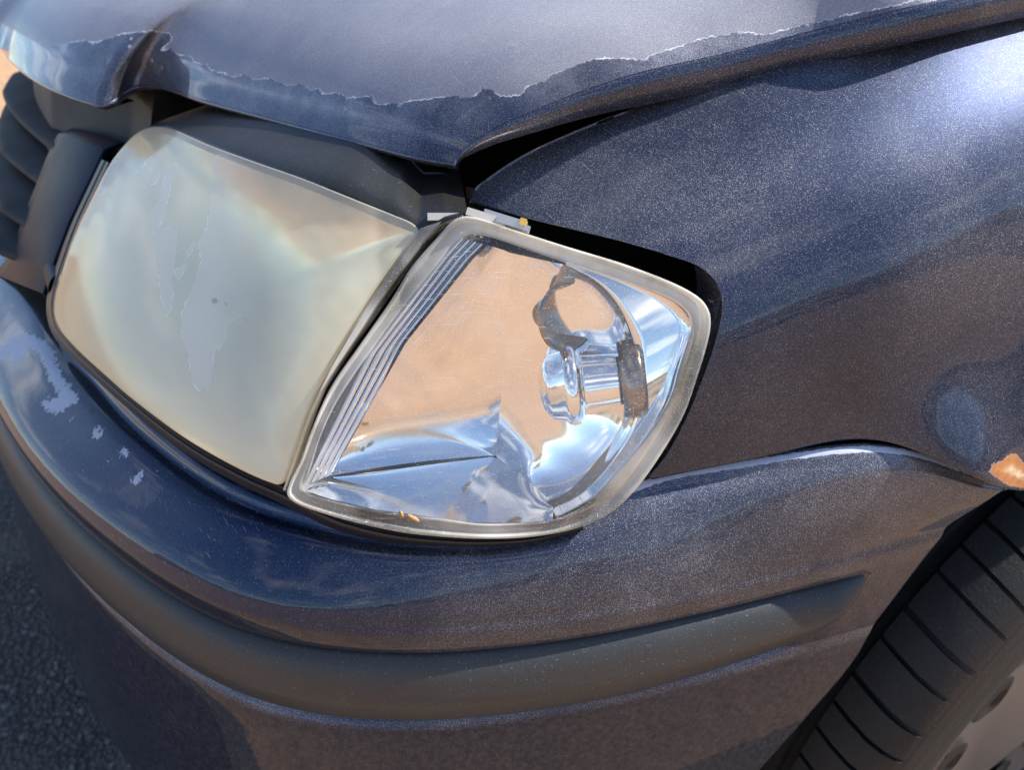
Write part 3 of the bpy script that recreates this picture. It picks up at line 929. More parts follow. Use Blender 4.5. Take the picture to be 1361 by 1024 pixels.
# lens
rads = np.r_[.012, np.linspace(.03, .97, 85), .98, .99, 1.0]
R3 = polar(OUT, HC0, rads, LS)
R3 = np.concatenate([R3, nshift(LS.at(scaled(OUT, HC0, 1.006)), -.0012)[None], nshift(LS.at(scaled(OUT, HC0, 1.008)), -.010)[None]])
px = project(R3.reshape(-1, 3))
COATS = [
    [(275, 298), (262, 326), (268, 345), (262, 362), (250, 396), (240, 418), (243, 451), (252, 481), (254, 506), (262, 520), (270, 516), (277, 523), (282, 505), (284, 470), (286, 462), (292, 468), (300, 451), (304, 431),
     (322, 420), (345, 428), (372, 450), (384, 470), (395, 500), (405, 545), (430, 490), (470, 415), (520, 340), (545, 300), (430, 252), (345, 222), (288, 205), (281, 226), (282, 250)],
    [(186, 210), (190, 206), (189, 222), (196, 212), (206, 206), (210, 204), (201, 224), (190, 232), (182, 238), (181, 232)],
    [(202, 240), (213, 222), (215, 229), (207, 244), (200, 246)],
    [(225, 258), (221, 280), (211, 300), (216, 303), (225, 300), (236, 305), (234, 336), (228, 372), (232, 400), (222, 420), (214, 395), (206, 330), (200, 285), (212, 262), (222, 220), (238, 216), (232, 232)],
    [(257, 320), (262, 326), (246, 345), (248, 355), (242, 365), (240, 375), (234, 372), (233, 360), (245, 350), (247, 338)],
    [(150, 208), (160, 206), (150, 225), (140, 245), (130, 262), (136, 240)],
]
coat = np.full(len(px), -60.0)
for pg in COATS: coat = np.maximum(coat, poly_sd(px, pg))
lens = grid_obj('lens', R3, M_lens, headlamp, closed_u=True, attrs={'yellow': np.clip(np.repeat(np.r_[rads, 1, 1], NO) ** 1.6 * np.clip(.55 + .45 * np.maximum((px[:, 1] - 330) / 200, (240 - px[:, 0]) / 160), .25, 1), 0, 1), 'coat': np.clip(coat, -60, 60), 'coatw': np.clip((350 - px[:, 0]) / 70, 0.0, 1) * np.clip((560 - px[:, 1]) / 40, 0, 1)})
# reflector, creased along rays from its bright point
RC = np.array((285.0, 400.0))
RO = smooth_curve(HL, NO, closed=True)
ring = []
rr_ = np.r_[.02, np.linspace(.06, 1, 40)]
th = np.linspace(0, 2 * pi, NO, endpoint=False)
o2 = RO - RC
ang = np.arctan2(o2[:, 1], o2[:, 0])
crease = .05 * np.abs(((ang / (2 * pi) * 7) % 1) - .5)
ell = np.stack([np.cos(ang) * 230, np.sin(ang) * 215], -1)
for r in rr_:
    w_ = r ** 5
    q_ = RC + lerp(ell * .9, o2, w_) * (r * .985)
    ring.append(LS.at(q_, .010 + .050 * (1 - r ** 2.4) + .006 * np.sin(q_[:, 0] / 60.0) * (1 - r ** 2)))
grid_obj('reflector', np.array(ring), M_lampref, headlamp, closed_u=True)
# rubber seal under and beside the lens
SEALP = [(140, 214), (120, 256), (100, 300), (84, 344), (72, 384), (69, 412), (76, 440), (97, 466), (140, 505), (175, 535), (250, 592), (325, 634), (374, 656), (450, 692), (525, 711), (590, 718), (640, 720), (710, 716), (775, 700)]
sp = smooth_curve(SEALP, 220)
sv = np.array([(-9, -1.5)] * 220, float)
tgp = np.gradient(sp, axis=0); tgp /= np.linalg.norm(tgp, axis=1)[:, None]
nrmp = np.stack([-tgp[:, 1], tgp[:, 0]], -1)          # towards the lamp's outside
if nrmp[60] @ (sp[60] - HC0) < 0: nrmp = -nrmp
wd = np.interp(np.arange(220), [0, 60, 90, 150, 200, 219], [5, 5, 7, 9, 6, 3])[:, None]
rowsS = []
for a, q in [(-1.6, .012), (-1.1, .003), (-.7, .0035), (-.2, .0060), (.15, .0045), (.55, .0048), (.9, .0075), (1.5, .016)]:
    rowsS.append(LS.at(sp + nrmp * wd * a, q + .0))
grid_obj('seal', spline_rows(rowsS, 3), M_seal, headlamp)

# ================================================================== indicator lamp
IO = [(615, 288), (630, 289), (680, 305), (755, 329), (830, 352), (892, 376), (917, 389), (932, 401), (940, 416), (941, 433), (937, 455), (922, 505), (905, 552), (870, 612), (842, 650),
      (810, 680), (772, 698), (710, 711), (635, 714), (560, 709), (525, 704), (450, 686), (395, 666), (385, 656), (388, 640), (402, 612), (415, 575), (442, 514), (482, 455), (520, 400), (547, 356), (585, 312), (602, 294)]
II = [(622, 313), (645, 314), (700, 332), (755, 351), (830, 376), (882, 396), (904, 409), (914, 423), (914, 440), (909, 458), (899, 490), (887, 530), (856, 580), (818, 625), (786, 660), (766, 676),
      (730, 690), (680, 694), (635, 694), (590, 688), (555, 684), (500, 676), (440, 663), (410, 652), (407, 642), (412, 632), (427, 583), (446, 540), (472, 498), (496, 464), (536, 409), (575, 360), (606, 322)]
NI = 320
io = smooth_curve(IO, NI, closed=True)
ii = smooth_curve(II, NI, closed=True)
# align the inner ring to the outer by direction from the middle
IC = np.array((665.0, 520.0))
def by_angle(P, angs):
    a = np.arctan2(*(P - IC).T[::-1]); k = np.argsort(a); a, Q = a[k], P[k]
    a = np.r_[a - 2 * pi, a, a + 2 * pi]; Q = np.vstack([Q, Q, Q])
    return np.stack([np.interp(angs, a, Q[:, c]) for c in range(2)], -1)
angs = np.sort(np.arctan2(*(io - IC).T[::-1]))
io = by_angle(io, angs); ii = by_angle(ii, angs)
def iring(f, out=0.0, deep=0.0):
    """f: 0 = outer outline, 1 = inner outline"""
    P = LS.at(lerp(io, ii, f), deep)
    return nshift(P, out)
back = lambda f, d: iring(f, 0, d)
rim_rows = [iring(-.06, -.016), iring(-.03, -.006), iring(-.02, .0005), iring(.04, .0026), iring(.12, .0030), iring(.22, .0030), iring(.30, .0016), iring(.36, .0012), iring(.46, .0014), iring(.70, .0020), iring(.92, .0022), iring(1.0, .0016)]
ind_body = grid_obj('indicator_lamp', np.array([iring(-.05, -.013), iring(-.03, -.018), iring(.3, -.019), iring(1.05, -.019), iring(1.12, -.017)]), M_silver, car, closed_u=True)
grid_obj('rim', spline_rows(rim_rows, 3), M_rim, ind_body, closed_u=True)
lr = [nshift(LS.at(scaled(ii, IC, r)), .0018 + .0015 * (1 - r * r)) for r in np.r_[.01, np.linspace(.05, .95, 40), 1.002]]
grid_obj('lens', np.array(lr), M_clear, ind_body, closed_u=True)
# inside: left mirror wall, bowl, floor, outer flange
nB = 60
WN = np.array([.985, -.02, .08]); WN /= np.linalg.norm(WN)
WA = LS.at([(520, 520)], .012)[0]
def on_wall(px_):
    """pixels -> the flat mirror wall inside the indicator"""
    d_ = np.array([ray(*q) for q in np.atleast_2d(px_)])
    return CAM + d_ * (((WA - CAM) @ WN) / (d_ @ WN))[:, None]
Bl = np.stack([lerp(668, 648, np.linspace(0, 1, nB) ** 1.5), np.linspace(336, 607, nB)], -1)         # deep line
Bd = np.interp(np.linspace(0, 1, nB), [0, .5, 1], [.030, .046, .050])
B3 = on_wall(Bl + [10, 0])
Al = smooth_curve([(752, 352), (792, 374), (818, 402), (836, 440), (848, 490), (847, 530), (838, 570), (815, 610), (785, 645), (760, 664), (735, 676)], nB)
A3 = LS.at(Al, np.interp(Al[:, 1], [340, 700], [.0032, .0137]))
MIDV = FWD * .90 + RIGHT * .15
bowl = []
for ph in np.linspace(0, pi / 2, 40):
    e = A3 - B3
    dpt = (e @ MIDV)[:, None] * MIDV / (MIDV @ MIDV)
    lat = e - dpt
    bowl.append(B3 + lat * sin(ph) + dpt * (1 - cos(ph)))
bowl = np.array(bowl)
vv = np.linspace(0, 1, nB)[None, :, None]
ff = np.linspace(0, 1, 40)[:, None, None]
flute = (.00006 * np.sin(vv * 46) * np.clip((vv - .52) / .1, 0, 1) * np.clip(ff / .25, 0, 1) * np.clip((1 - ff) / .15, 0, 1))
bowl = bowl - FWD * flute + FWD * .004 * np.sin(pi * vv) * np.sin(pi * ff)
reflector = grid_obj('reflector', bowl, M_chrome, ind_body)
# flange between bowl edge and lens rim (right hand side)
fo = smooth_curve([(752, 348), (830, 374), (882, 394), (906, 409), (916, 424), (915, 441), (910, 458), (900, 490), (888, 531), (857, 582), (819, 627), (786, 662), (735, 690)], nB)
fdep = lambda q: np.interp(q[:, 1], [340, 700], [.003, .0135])
F3 = [LS.at(Al, .004 + fdep(Al))] + [LS.at(lerp(Al, fo, t), fdep(lerp(Al, fo, t))) for t in (.03, .2, .4, .6, .8, .98)] + [LS.at(lerp(Al, fo, 1.05), .001)]
grid_obj('flange', np.array(F3), M_flange, ind_body)
# left wall
Ll = np.stack([np.interp(np.linspace(0, 1, nB), [0, .12, .5, 1], [648, 628, 540, 440]), np.interp(np.linspace(0, 1, nB), [0, .12, .5, 1], [326, 345, 455, 632])], -1)
L3 = on_wall(Ll)
WE = on_wall(Bl + [10, 0])
L3 = np.vstack([L3, L3[-1] + (L3[-1] - L3[-2]) * 3]); WE = np.vstack([WE, WE[-1] + (WE[-1] - WE[-2]) * 3])
wall = np.array([lerp(L3, WE, t) + WN * -.0012 * sin(pi * t) for t in np.linspace(0, 1, 24)])
grid_obj('side_mirror', wall, M_chrome, ind_body)
# stepped ribs along the left edge
li = np.stack([np.interp(np.linspace(0, 1, nB), [0, .12, .5, 1], [612, 590, 488, 404]), np.interp(np.linspace(0, 1, nB), [0, .12, .5, 1], [316, 340, 474, 646])], -1)
for k in range(4):
    a, b_ = k / 4, (k + 1) / 4
    q0, q1 = lerp(li, Ll, a), lerp(li, Ll, b_)
    strip = [LS.at(q0, .0030 + .0012 * k), LS.at(lerp(q0, q1, .3), .0028 + .0012 * k), LS.at(lerp(q0, q1, .75), .0038 + .0012 * k), LS.at(q1, .0052 + .0012 * k)]
    grid_obj('rib', spline_rows(strip, 3), M_chrome, ind_body)
# floor
We = np.vstack([resample(np.array([(404, 646), (440, 634), (652, 607)], float), 40), resample(np.array([(652, 607), (690, 622), (715, 645), (735, 676)], float), 30)[1:]])
Wd = np.r_[np.interp(np.linspace(0, 1, 40), [0, .15, 1], [.004, .010, .018]), np.interp(np.linspace(0, 1, 29), [0, 1], [.020, .0075])]
W3 = LS.at(We, Wd)
W3[:40] = on_wall(We[:40]) + WN * .0005
W3[40:] = resample(bowl[:, -1], 30)[1:]
fb = resample(np.array([(404, 652), (440, 664), (500, 678), (560, 686), (620, 695), (690, 696), (735, 692)], float), len(We))
Fb = LS.at(fb, .0045)
grid_obj('floor_mirror', np.array([lerp(W3, Fb, t) + UP * .003 * sin(pi * t) for t in np.linspace(0, 1, 14)]), M_chrome, ind_body)
# top strip
te = resample(np.array([(612, 316), (648, 326), (676, 338), (752, 352)], float), 60)
Te = LS.at(te, np.interp(np.linspace(0, 1, 60), [0, .25, .45, 1], [.005, .010, .026, .007]))
to = resample(np.array([(612, 308), (645, 310), (700, 329), (755, 347)], float), 60)
To = LS.at(to, .0035)
grid_obj('top_mirror', np.array([lerp(To, Te, t) for t in np.linspace(0, 1, 8)]), M_chrome, ind_body)

def lathe(name, prof, axis_p, axis_d, mat, parent, n=48, facet=None):
    ax = np.asarray(axis_d, float); ax /= np.linalg.norm(ax)
    a = np.cross(ax, UP); a /= np.linalg.norm(a); b = np.cross(ax, a)
    rows = []
    for x, r in prof:
        t = np.linspace(0, 2 * pi, n, endpoint=False)
        rows.append(np.asarray(axis_p) + ax * x + np.outer(np.cos(t), a) * r + np.outer(np.sin(t), b) * r)
    return grid_obj(name, np.array(rows), mat, parent, closed_u=True)
# bulb: silvered capsule lying across the bowl, base in the socket hole at the right
p_base = LS.at([(836, 503)], .016)[0]
p_tip = LS.at([(716, 517)], .020)[0]
ax = p_tip - p_base; Lb = np.linalg.norm(ax); ax /= Lb
mm = .330 / 1000                                         # metres per pixel at the lamp
bp = [(-.004, 30 * mm), (.10 * Lb, 33 * mm), (.30 * Lb, 35 * mm), (.48 * Lb, 36 * mm), (.50 * Lb, 36.5 * mm)]
lathe('bulb', bp + [(.502 * Lb, 37 * mm), (.54 * Lb, 46 * mm), (.58 * Lb, 51 * mm), (.64 * Lb, 52 * mm), (.70 * Lb, 50 * mm), (.72 * Lb, 46 * mm), (.86 * Lb, 42 * mm), (.95 * Lb, 30 * mm), (.99 * Lb, 14 * mm), (1.0 * Lb, .5 * mm)], p_base, ax, M_bulbm, ind_body, 56)
lathe('socket', [(.10 * Lb, 44 * mm), (.10 * Lb, 48 * mm), (.02 * Lb, 51 * mm), (-.10 * Lb, 52 * mm), (-.16 * Lb, 45 * mm), (-.16 * Lb, 20 * mm), (-.16 * Lb, 1 * mm)], p_base, ax, M_socket, ind_body, 48)

# dull dish added above the bulb, for the socket's reflection in the bowl
p_d = bowl[12, 16] - FWD * .002
ax_d = -FWD * .75 + RIGHT * .55 - UP * .2
lathe('reflection_dish', [(.004, 46 * mm), (.006, 44 * mm), (.005, 40 * mm), (.001, 33 * mm), (-.003, 27 * mm), (-.005, 25 * mm), (-.010, 23 * mm), (-.012, 1 * mm)], p_d, ax_d, M_socket, ind_body, 48)

# side flange of the headlamp lens showing between the two lamps
dl = resample(np.array([(560, 303), (527, 350), (484, 414), (440, 490), (412, 550), (394, 604), (378, 650)], float), 90)
dr = resample(np.array([(612, 286), (578, 316), (538, 364), (512, 402), (474, 456), (434, 516), (408, 575), (394, 616), (380, 655)], float), 90)
dv = [LS.at(lerp(dl, dr, -.05), .0005), nshift(LS.at(lerp(dl, dr, .05)), .0012), nshift(LS.at(lerp(dl, dr, .22)), .0010), nshift(LS.at(lerp(dl, dr, .45)), .0004), LS.at(lerp(dl, dr, .66), .0015), LS.at(lerp(dl, dr, .74), .006), LS.at(lerp(dl, dr, 1.05), .016)]
grid_obj('side_flange', spline_rows(dv, 3), M_rim, headlamp)
# dark tray below both lamps and inner wing behind the gap
# ------------------------------------------------------------------ engine-bay panels that close the gaps
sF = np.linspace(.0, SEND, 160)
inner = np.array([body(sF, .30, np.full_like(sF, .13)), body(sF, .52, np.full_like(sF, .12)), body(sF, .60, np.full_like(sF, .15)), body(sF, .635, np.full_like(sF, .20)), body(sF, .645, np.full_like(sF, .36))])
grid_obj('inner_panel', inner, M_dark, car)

# ================================================================== grille and its painted surround
GS_R = resample(np.array([(141, 200), (130, 224), (113, 258), (94, 298), (78, 340), (66, 374), (61, 392)], float), 50)
GS_L = resample(np.array([(80, 180), (66, 209), (50, 250), (40, 275), (26, 313), (13, 345), (-4, 366)], float), 50)
GB_L = resample(np.array([(-4, 366), (-30, 385), (-60, 400)], float), 12)
def gsurf(s, z): return lamp_fn(s, z) + .004
GSf = Surf(gsurf, -110, 200, 150, 440)
g_rows = []
for t in np.linspace(-.06, 1.06, 26):
    bulge = -.0045 * (1 - (2 * np.clip(t, 0, 1) - 1) ** 2)
    q = GSf.at(lerp(GS_L, GS_R, t), bulge - .018 * (1 - np.clip(t, 0, 1)) + (.012 if t < -.01 or t > 1.01 else 0))
    g_rows.append(q)
g_rows = np.array(g_rows)
tops = g_rows[:, :1] + np.array([0, .012, .004])
tops0 = g_rows[:, :1] + np.array([0, .0015, .0008])
g_rows = np.concatenate([tops, tops0, g_rows], 1)
px = project(g_rows.reshape(-1, 3))
GCH = [(138, 196), (130, 215), (118, 238), (106, 250), (95, 262), (88, 285), (84, 295), (80, 270), (94, 240), (110, 214), (125, 198)]
gs = grid_obj('grille_surround', g_rows, M_sur, car, attrs={'chip_glint': np.clip(poly_sd(px, GCH) - 5, -60, 3), 'mud': np.full(len(px), .9), 'dust': np.full(len(px), .15)})
# lower lip of the surround reaching over to the middle
ll_top = GSf.at(resample(np.array([(62, 390), (20, 352), (-6, 352), (-60, 330)], float), 40), -.003)
s_lip = np.linspace(0, s_of(50, 392, .556)[0], 80)
lip = [body(s_lip, .562, sh_in(s_lip) + .018), body(s_lip, .566, sh_in(s_lip) + .012), body(s_lip, .563, sh_in(s_lip) + .006), body(s_lip, .556, sh_in(s_lip) + .003), body(s_lip, .550, sh_in(s_lip) + .006)]
LG = spline_rows(lip, 4); nl = LG.shape[0] * LG.shape[1]
grid_obj('grille_lip', LG, M_sur, gs, attrs={'chip_glint': np.full(nl, -60.0), 'mud': np.full(nl, .9), 'dust': np.full(nl, .15)})
grille = None
s_gr = np.linspace(0, s_of(60, 240, .61)[0] + .01, 90)
gb = [body(s_gr, .53, np.interp(s_gr, [0, .3, .42], [.06, .06, .09])), body(s_gr, .60, np.interp(s_gr, [0, .3, .42], [.095, .10, .13])), body(s_gr, .655, np.interp(s_gr, [0, .3, .42], [.105, .115, .15]))]
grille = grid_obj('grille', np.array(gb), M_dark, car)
FIN = [((2, 120), (37, 190), (66, 212)), ((0, 200), (25, 231), (48, 258)), ((0, 278), (14, 296), (27, 312)), ((-30, 322), (0, 345), (12, 352))]
for k, (a, b_, c) in enumerate(FIN):
    z = [.604, .585, .567, .549][k]
    sf, inf_ = s_of(*c, z)
    se_, ine = s_of(*a, z)
    sx = np.linspace(0, sf + .03, 80)
    iv = np.interp(sx, [0, max(se_, .05), sf], [ine if se_ > .05 else inf_, ine if se_ > .05 else inf_, inf_])
    iv = np.interp(sx, [0, se_, sf, sf + .03], [ine, ine, inf_ + .010, inf_ + .03]) if se_ > .02 else np.interp(sx, [0, sf, sf + .03], [ine, inf_ + .010, inf_ + .03])
    fin = [body(sx, z + .006, iv + .030), body(sx, z + .004, iv + .012), body(sx, z + .0015, iv + .003), body(sx, z - .002, iv), body(sx, z - .005, iv + .002), body(sx, z - .007, iv + .010), body(sx, z - .007, iv + .03)]
    grid_obj('slat', spline_rows(fin, 4), M_slat, grille)

# ================================================================== wheel
M_tyre = plastic('dusty_tyre_rubber', (.0055, .0062, .0075), .68, .05, 500, .4, dcol=(.17, .16, .155))
M_alloy = plastic('dusty_silver_wheel', (.13, .105, .09), .38, .5, 300, .2, dcol=(.40, .33, .28))
WC = np.array([-.262, .53, .23]); STEER = radians(7)
def wheel_pt(x, r, a):
    """x: towards the outside, r: radius, a: angle (0 = up, towards the front)"""
    p = np.stack([x + 0 * a, -np.sin(a) * r, np.cos(a) * r], -1)
    c, s = cos(STEER), sin(STEER)
    q = p.copy(); q[..., 0] = c * p[..., 0] - s * p[..., 1]; q[..., 1] = s * p[..., 0] + c * p[..., 1]
    return WC + q
NA = 200
aa = np.linspace(0, 2 * pi, NA, endpoint=False)
def wlathe(name, prof, mat, parent):
    rows = [wheel_pt(np.full(NA, x), np.full(NA, r), aa) for x, r in prof]
    return grid_obj(name, np.array(rows), mat, parent, closed_u=True)
wheel = wlathe('wheel', [(-.08, .172), (-.06, .165), (.02, .165), (.060, .176), (.070, .184), (.076, .186), (.078, .182), (.074, .174), (.060, .168), (.050, .150), (.046, .05), (.046, .001)], M_alloy, car)
wlathe('tyre', [(-.07, .185), (-.088, .215), (-.090, .250), (-.080, .270), (-.045, .2725), (-.043, .266), (-.035, .266), (-.033, .2735), (-.004, .2745), (-.003, .267), (.006, .267), (.007, .2745),
                (.034, .2735), (.036, .266), (.043, .266), (.044, .270), (.070, .2665), (.082, .260), (.0885, .250), (.0885, .246), (.0905, .240), (.0905, .236), (.092, .225), (.0925, .214), (.091, .205), (.086, .196), (.080, .188), (.074, .184)], M_tyre, wheel)
# shoulder tread blocks, one by one
NBK = 72
def block(a0, pw):
    da = pw * .86
    ax_ = np.linspace(0, da, 5)
    cols = [(.0445, .266, .0), (.0445, .2745, .0), (.058, .2742, .10), (.070, .2715, .20), (.079, .2665, .26), (.086, .258, .30), (.0875, .2515, .32), (.084, .250, .32)]
    rows = [wheel_pt(np.full(5, x), np.full(5, r), a0 + ax_ + sh_ * .09) for x, r, sh_ in cols]
    Gk = np.array(rows)
    e0 = Gk[:, 0] + (WC - Gk[:, 0]) * .03; e1 = Gk[:, -1] + (WC - Gk[:, -1]) * .03
    return np.concatenate([e0[:, None], Gk, e1[:, None]], 1)
pit = np.array([[1.0, .82, 1.12, .9, 1.18][(k * k + k // 3) % 5] for k in range(NBK)]); pit = np.r_[0, np.cumsum(pit)]; pit *= 2 * pi / pit[-1]
for k in range(NBK):
    a = pit[k]; PW = pit[k + 1] - pit[k]
    grid_obj('tread_block', block(a, PW), M_tyre, wheel)
# wheel cover with oval vents
cov = wlathe('wheel_cover', [(.073, .168), (.079, .166), (.082, .158), (.078, .148), (.074, .120), (.079, .085), (.085, .055), (.086, .001)], M_alloy, wheel)
for k in range(12):
    a0 = 2 * pi * k / 12
    pts = []
    for f in (1.0, .55):
        t = np.linspace(0, 2 * pi, 20, endpoint=False)
        pts.append(wheel_pt(np.full(20, .0785 + (.002 if f < 1 else 0)), .128 + .020 * f * np.sin(t), a0 + .17 * f * np.cos(t)))
    grid_obj('vent', np.array(pts + [np.repeat(pts[-1].mean(0)[None], 20, 0) - [.012, 0, 0]]), M_dark, wheel, closed_u=True)
# wheel-house liner
la = np.linspace(radians(-80), radians(100), 60)
lin = []
for x in (-.48, -.40, -.30, -.21, -.195):
    rr = .365 if x < -.2 else .362
    lin.append(np.stack([np.full(60, x), ARC_Y - np.sin(la) * rr * np.where(True, 1, 1), ARC_Z + np.cos(la) * rr], -1))
grid_obj('wheel_liner', np.array(lin), M_dark, car)

for o in bpy.data.objects:
    if o.name.startswith(('tread_block', 'tyre', 'wheel')) and o.type == 'MESH':
        o.data.set_sharp_from_angle(angle=radians(35))

# ================================================================== far hillside, mirrored in paint and lamp
def hill_material():
    m, nt, b = new_mat('dry_hill')
    h = N(nt)
    c = h.mix(h.ramp(h.noise(.12, 5), .46, .58), C(.30, .22, .13), C(.045, .055, .03))
    nt.links.new(c, b.inputs['Base Color']); b.inputs['Roughness'].default_value = 1
    return m
HV, NHX, NHA = [], 14, 120
for j in range(NHX):
    t = j / (NHX - 1)
    for i in range(NHA):
        a = radians(-100) + radians(220) * i / (NHA - 1)            # 0 = +X
        r = 45 + 60 * t
        hgt = (6.0 + 17.0 * exp(-((a - radians(52)) / radians(19)) ** 2) + 2.5 * sin(2.3 * a + .6) + 1.6 * sin(7 * a) + 1.3 * mnoise.noise(Vector((cos(a) * 4, sin(a) * 4, 2))) + 1.0 * mnoise.noise(Vector((cos(a) * 14, sin(a) * 14, t * 3)))) * (sin(pi / 2 * t) ** .8)
        HV.append((r * cos(a), r * sin(a), hgt - .06))
me = bpy.data.meshes.new('hillside')
me.from_pydata(HV, [], grid_faces(NHA, NHX))
ho = bpy.data.objects.new('hillside', me); scene.collection.objects.link(ho); me.materials.append(hill_material())
ho['kind'] = 'structure'
for p in me.polygons: p.use_smooth = True

# ================================================================== the rest of the car, behind the frame
def mirrored(o, name):
    me = o.data.copy()
    me.transform(Matrix.Translation((2 * XC, 0, 0)) @ Matrix.Scale(-1, 4, (1, 0, 0)))
    me.flip_normals()
    c = bpy.data.objects.new(name, me); scene.collection.objects.link(c)
    c.parent = o.parent; c.matrix_parent_inverse = o.matrix_parent_inverse.copy()
    return c
mirrored(fender, 'fender')
mb = mirrored(bumper, 'bumper')
hw = .163 + XC
def shell(name, rows, mat, parent=car, per=1):
    G_ = np.array(rows, float)
    return grid_obj(name, G_, mat, parent, smooth=False)
M_plain = paint_material('navy_paint_plain', .5)
M_glass, ntg, bg_ = new_mat('dark_window_glass')
bg_.inputs['Base Color'].default_value = C(.01, .012, .014); bg_.inputs['Roughness'].default_value = .04
for sgn in (1, -1):
    X = lambda i: XC + sgn * (.817 - i)
    ys = [1.0, 1.5, 2.1, 2.7, 3.1, 3.4, 3.49]
    tp = [0, 0, 0, 0, .01, .05, .12]
    side = [[(X(i_ + t_), y_, z_) for y_, t_ in zip(ys, tp)] for z_, i_ in ((.13, .06), (.2, .02), (.40, .0), (.62, .005), (.80, .03), (.84, .06))]
    shell('body_side', side, M_plain)
    win = [[(X(.065 + t_), y_, .842) for y_, t_ in zip(ys, tp)], [(X(.20 + t_), y_, 1.31) for y_, t_ in zip([1.72, 1.85, 2.1, 2.7, 2.95, 3.1, 3.15], tp)]]
    shell('side_window', win, M_glass)
shell('windscreen', [[(XC - .75, 1.03, .84), (XC - .35, 1.03, .88), (XC + .35, 1.03, .88), (XC + .75, 1.03, .84)], [(XC - .60, 1.72, 1.31), (XC - .3, 1.72, 1.34), (XC + .3, 1.72, 1.34), (XC + .60, 1.72, 1.31)]], M_glass)
shell('roof', [[(XC + a, y_, z_ + b_) for a, b_ in ((-.62, -.03), (-.3, 0), (.3, 0), (.62, -.03))] for y_, z_ in ((1.72, 1.34), (2.2, 1.37), (2.9, 1.35), (3.15, 1.32))], M_plain)
shell('tailgate', [[(XC + a * k_, y_, z_) for a in (-.6, -.3, .3, .6)] for y_, z_, k_ in ((3.15, 1.32, 1), (3.42, .86, 1.12), (3.50, .6, 1.15), (3.50, .3, 1.15), (3.40, .14, 1.15))], M_plain)
shell('floor_pan', [[(XC + a, y_, .13) for a in (-.62, .62)] for y_ in (-.05, .2, .85, 3.4)], M_dark)

# ================================================================== loose aggregate showing on the dark paving
M_stone, nts, bs = new_mat('aggregate')
hs = N(nts)
oi = hs.n('ShaderNodeObjectInfo')
nts.links.new(hs.mix(hs.noise(90, 2), C(.05, .05, .055), C(.22, .215, .21)), bs.inputs['Base Color'])
bs.inputs['Roughness'].default_value = .8
V, Fc = [], []
base = [(1, 0, 0), (-1, 0, 0), (0, 1, 0), (0, -1, 0), (0, 0, 1), (.6, .6, .5), (-.6, .5, .6), (.5, -.6, .6), (-.6, -.6, .5)]
bmt = bmesh.new()
for p in base: bmt.verts.new(p)
hull = bmesh.ops.convex_hull(bmt, input=bmt.verts)
bmt.verts.index_update()
hv = [v.co[:] for v in bmt.verts]; hf = [[v.index for v in f.verts] for f in bmt.faces]
bmt.free()
for _ in range(9000):
    x, y = -1.9 + 1.75 * random.random(), -.95 + .9 * random.random()
    r = .0012 + .0038 * random.random() ** 2.5
    a = random.random() * 6.28; sx, sy, sz = r * (.7 + .6 * random.random()), r * (.7 + .6 * random.random()), r * (.5 + .4 * random.random())
    o_ = len(V)
    for vx, vy, vz in hv:
        X_, Y_ = vx * sx, vy * sy
        V.append((x + X_ * cos(a) - Y_ * sin(a), y + X_ * sin(a) + Y_ * cos(a), .0035 + vz * sz))
    Fc += [[o_ + i for i in f] for f in hf]
me = bpy.data.meshes.new('gravel'); me.from_pydata(V, [], Fc); me.materials.append(M_stone)
go = bpy.data.objects.new('gravel', me); scene.collection.objects.link(go)
go['kind'] = 'stuff'; go['label'] = 'grey stone chips loose on the dark paving'; go['category'] = 'gravel'

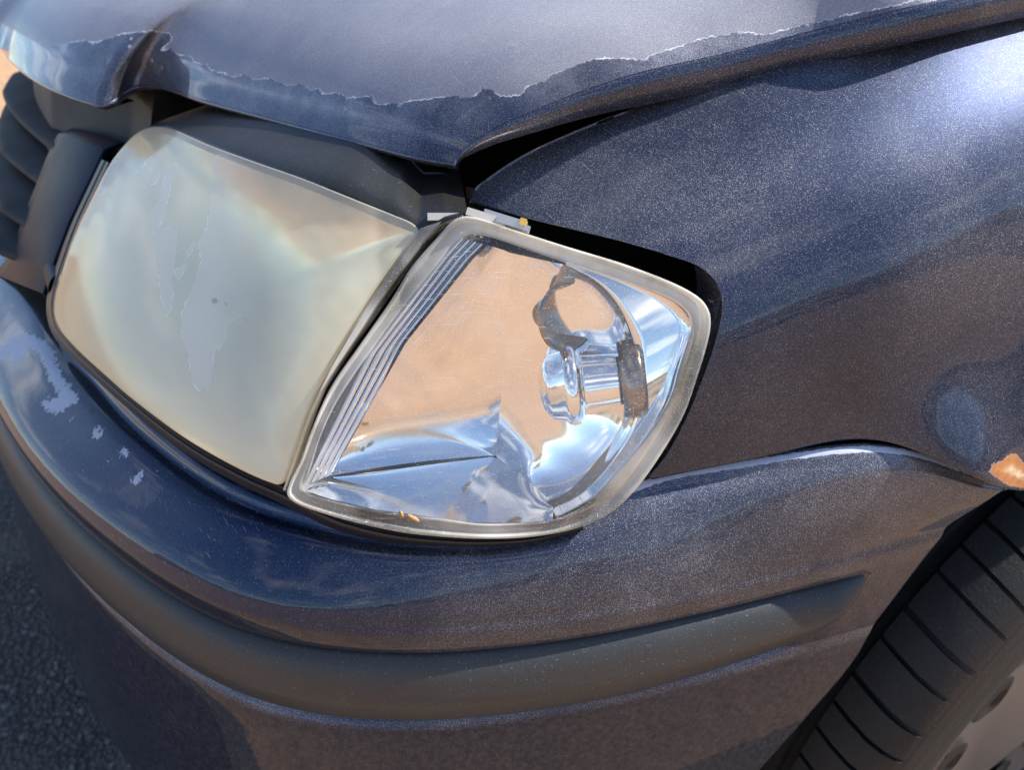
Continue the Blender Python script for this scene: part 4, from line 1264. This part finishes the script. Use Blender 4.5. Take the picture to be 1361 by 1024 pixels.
# ================================================================== small fittings between lamp and fender
def box_at(name, px_, depth, size, mat, parent, ux=RIGHT, uy=UP):
    c = LS.at([px_], depth)[0]; uz = np.cross(ux, uy)
    V_ = [c + ux * a * size[0] / 2 + uy * b_ * size[1] / 2 + uz * d_ * size[2] / 2 for a in (-1, 1) for b_ in (-1, 1) for d_ in (-1, 1)]
    return mesh_obj(name, V_, [(0, 1, 3, 2), (4, 6, 7, 5), (0, 4, 5, 1), (2, 3, 7, 6), (0, 2, 6, 4), (1, 5, 7, 3)], mat, parent, smooth=False)
M_steel = metal('worn_steel_clip', (.62, .60, .56), .25)
M_brass = plastic('yellow_clip', (.55, .36, .06), .4, .1)
tl = (RIGHT * cos(radians(-17)) + UP * sin(radians(-17)))
tu = np.cross(tl, FWD)
box_at('clip', (672, 291), .004, (.018, .0022, .004), M_steel, ind_body, tl, tu)
box_at('clip', (682, 299), .003, (.014, .0022, .004), M_steel, ind_body, tl, tu)
box_at('clip_head', (695, 296), .003, (.0026, .0028, .004), M_brass, ind_body, tl, tu)
box_at('mounting_lug', (646, 290), .003, (.016, .0030, .006), M_silver, ind_body, tl, tu)
box_at('mounting_lug', (592, 290), .004, (.014, .0030, .006), M_silver, headlamp, RIGHT, UP)

# ================================================================== dry scrap caught on the indicator's lower rim
M_leaf = plastic('dry_brown_scrap', (.34, .20, .09), .8, .2)
V_, F_ = [], []
for (cx, cy, lx, ly, rot) in ((535, 680, 5, 2.2, 1.15), (549, 685, 9, 3.0, .45)):
    n_ = 10
    ring_t, ring_b = [], []
    for k in range(n_):
        t = 2 * pi * k / n_
        wob = 1 + .25 * sin(3 * t + cx)
        q = (cx + lx * cos(t) * cos(rot) * wob - ly * sin(t) * sin(rot), cy + lx * cos(t) * sin(rot) * wob + ly * sin(t) * cos(rot))
        p_ = nshift(LS.at([q]), .0028)[0]
        ring_b.append(p_); ring_t.append(nshift(p_[None], .0012 + .0006 * sin(2 * t))[0])
    o_ = len(V_)
    V_ += ring_b + ring_t + [np.mean(ring_t, 0) + np.array([.0004, 0, .0006])]
    F_ += [(o_ + k, o_ + (k + 1) % n_, o_ + n_ + (k + 1) % n_, o_ + n_ + k) for k in range(n_)]
    F_ += [(o_ + n_ + k, o_ + n_ + (k + 1) % n_, o_ + 2 * n_) for k in range(n_)]
lf = mesh_obj('leaf_scrap', V_, F_, M_leaf)
lf['label'] = 'tiny dry brown leaf scrap stuck on the lower rim of the clear indicator lamp'
lf['category'] = 'leaf'
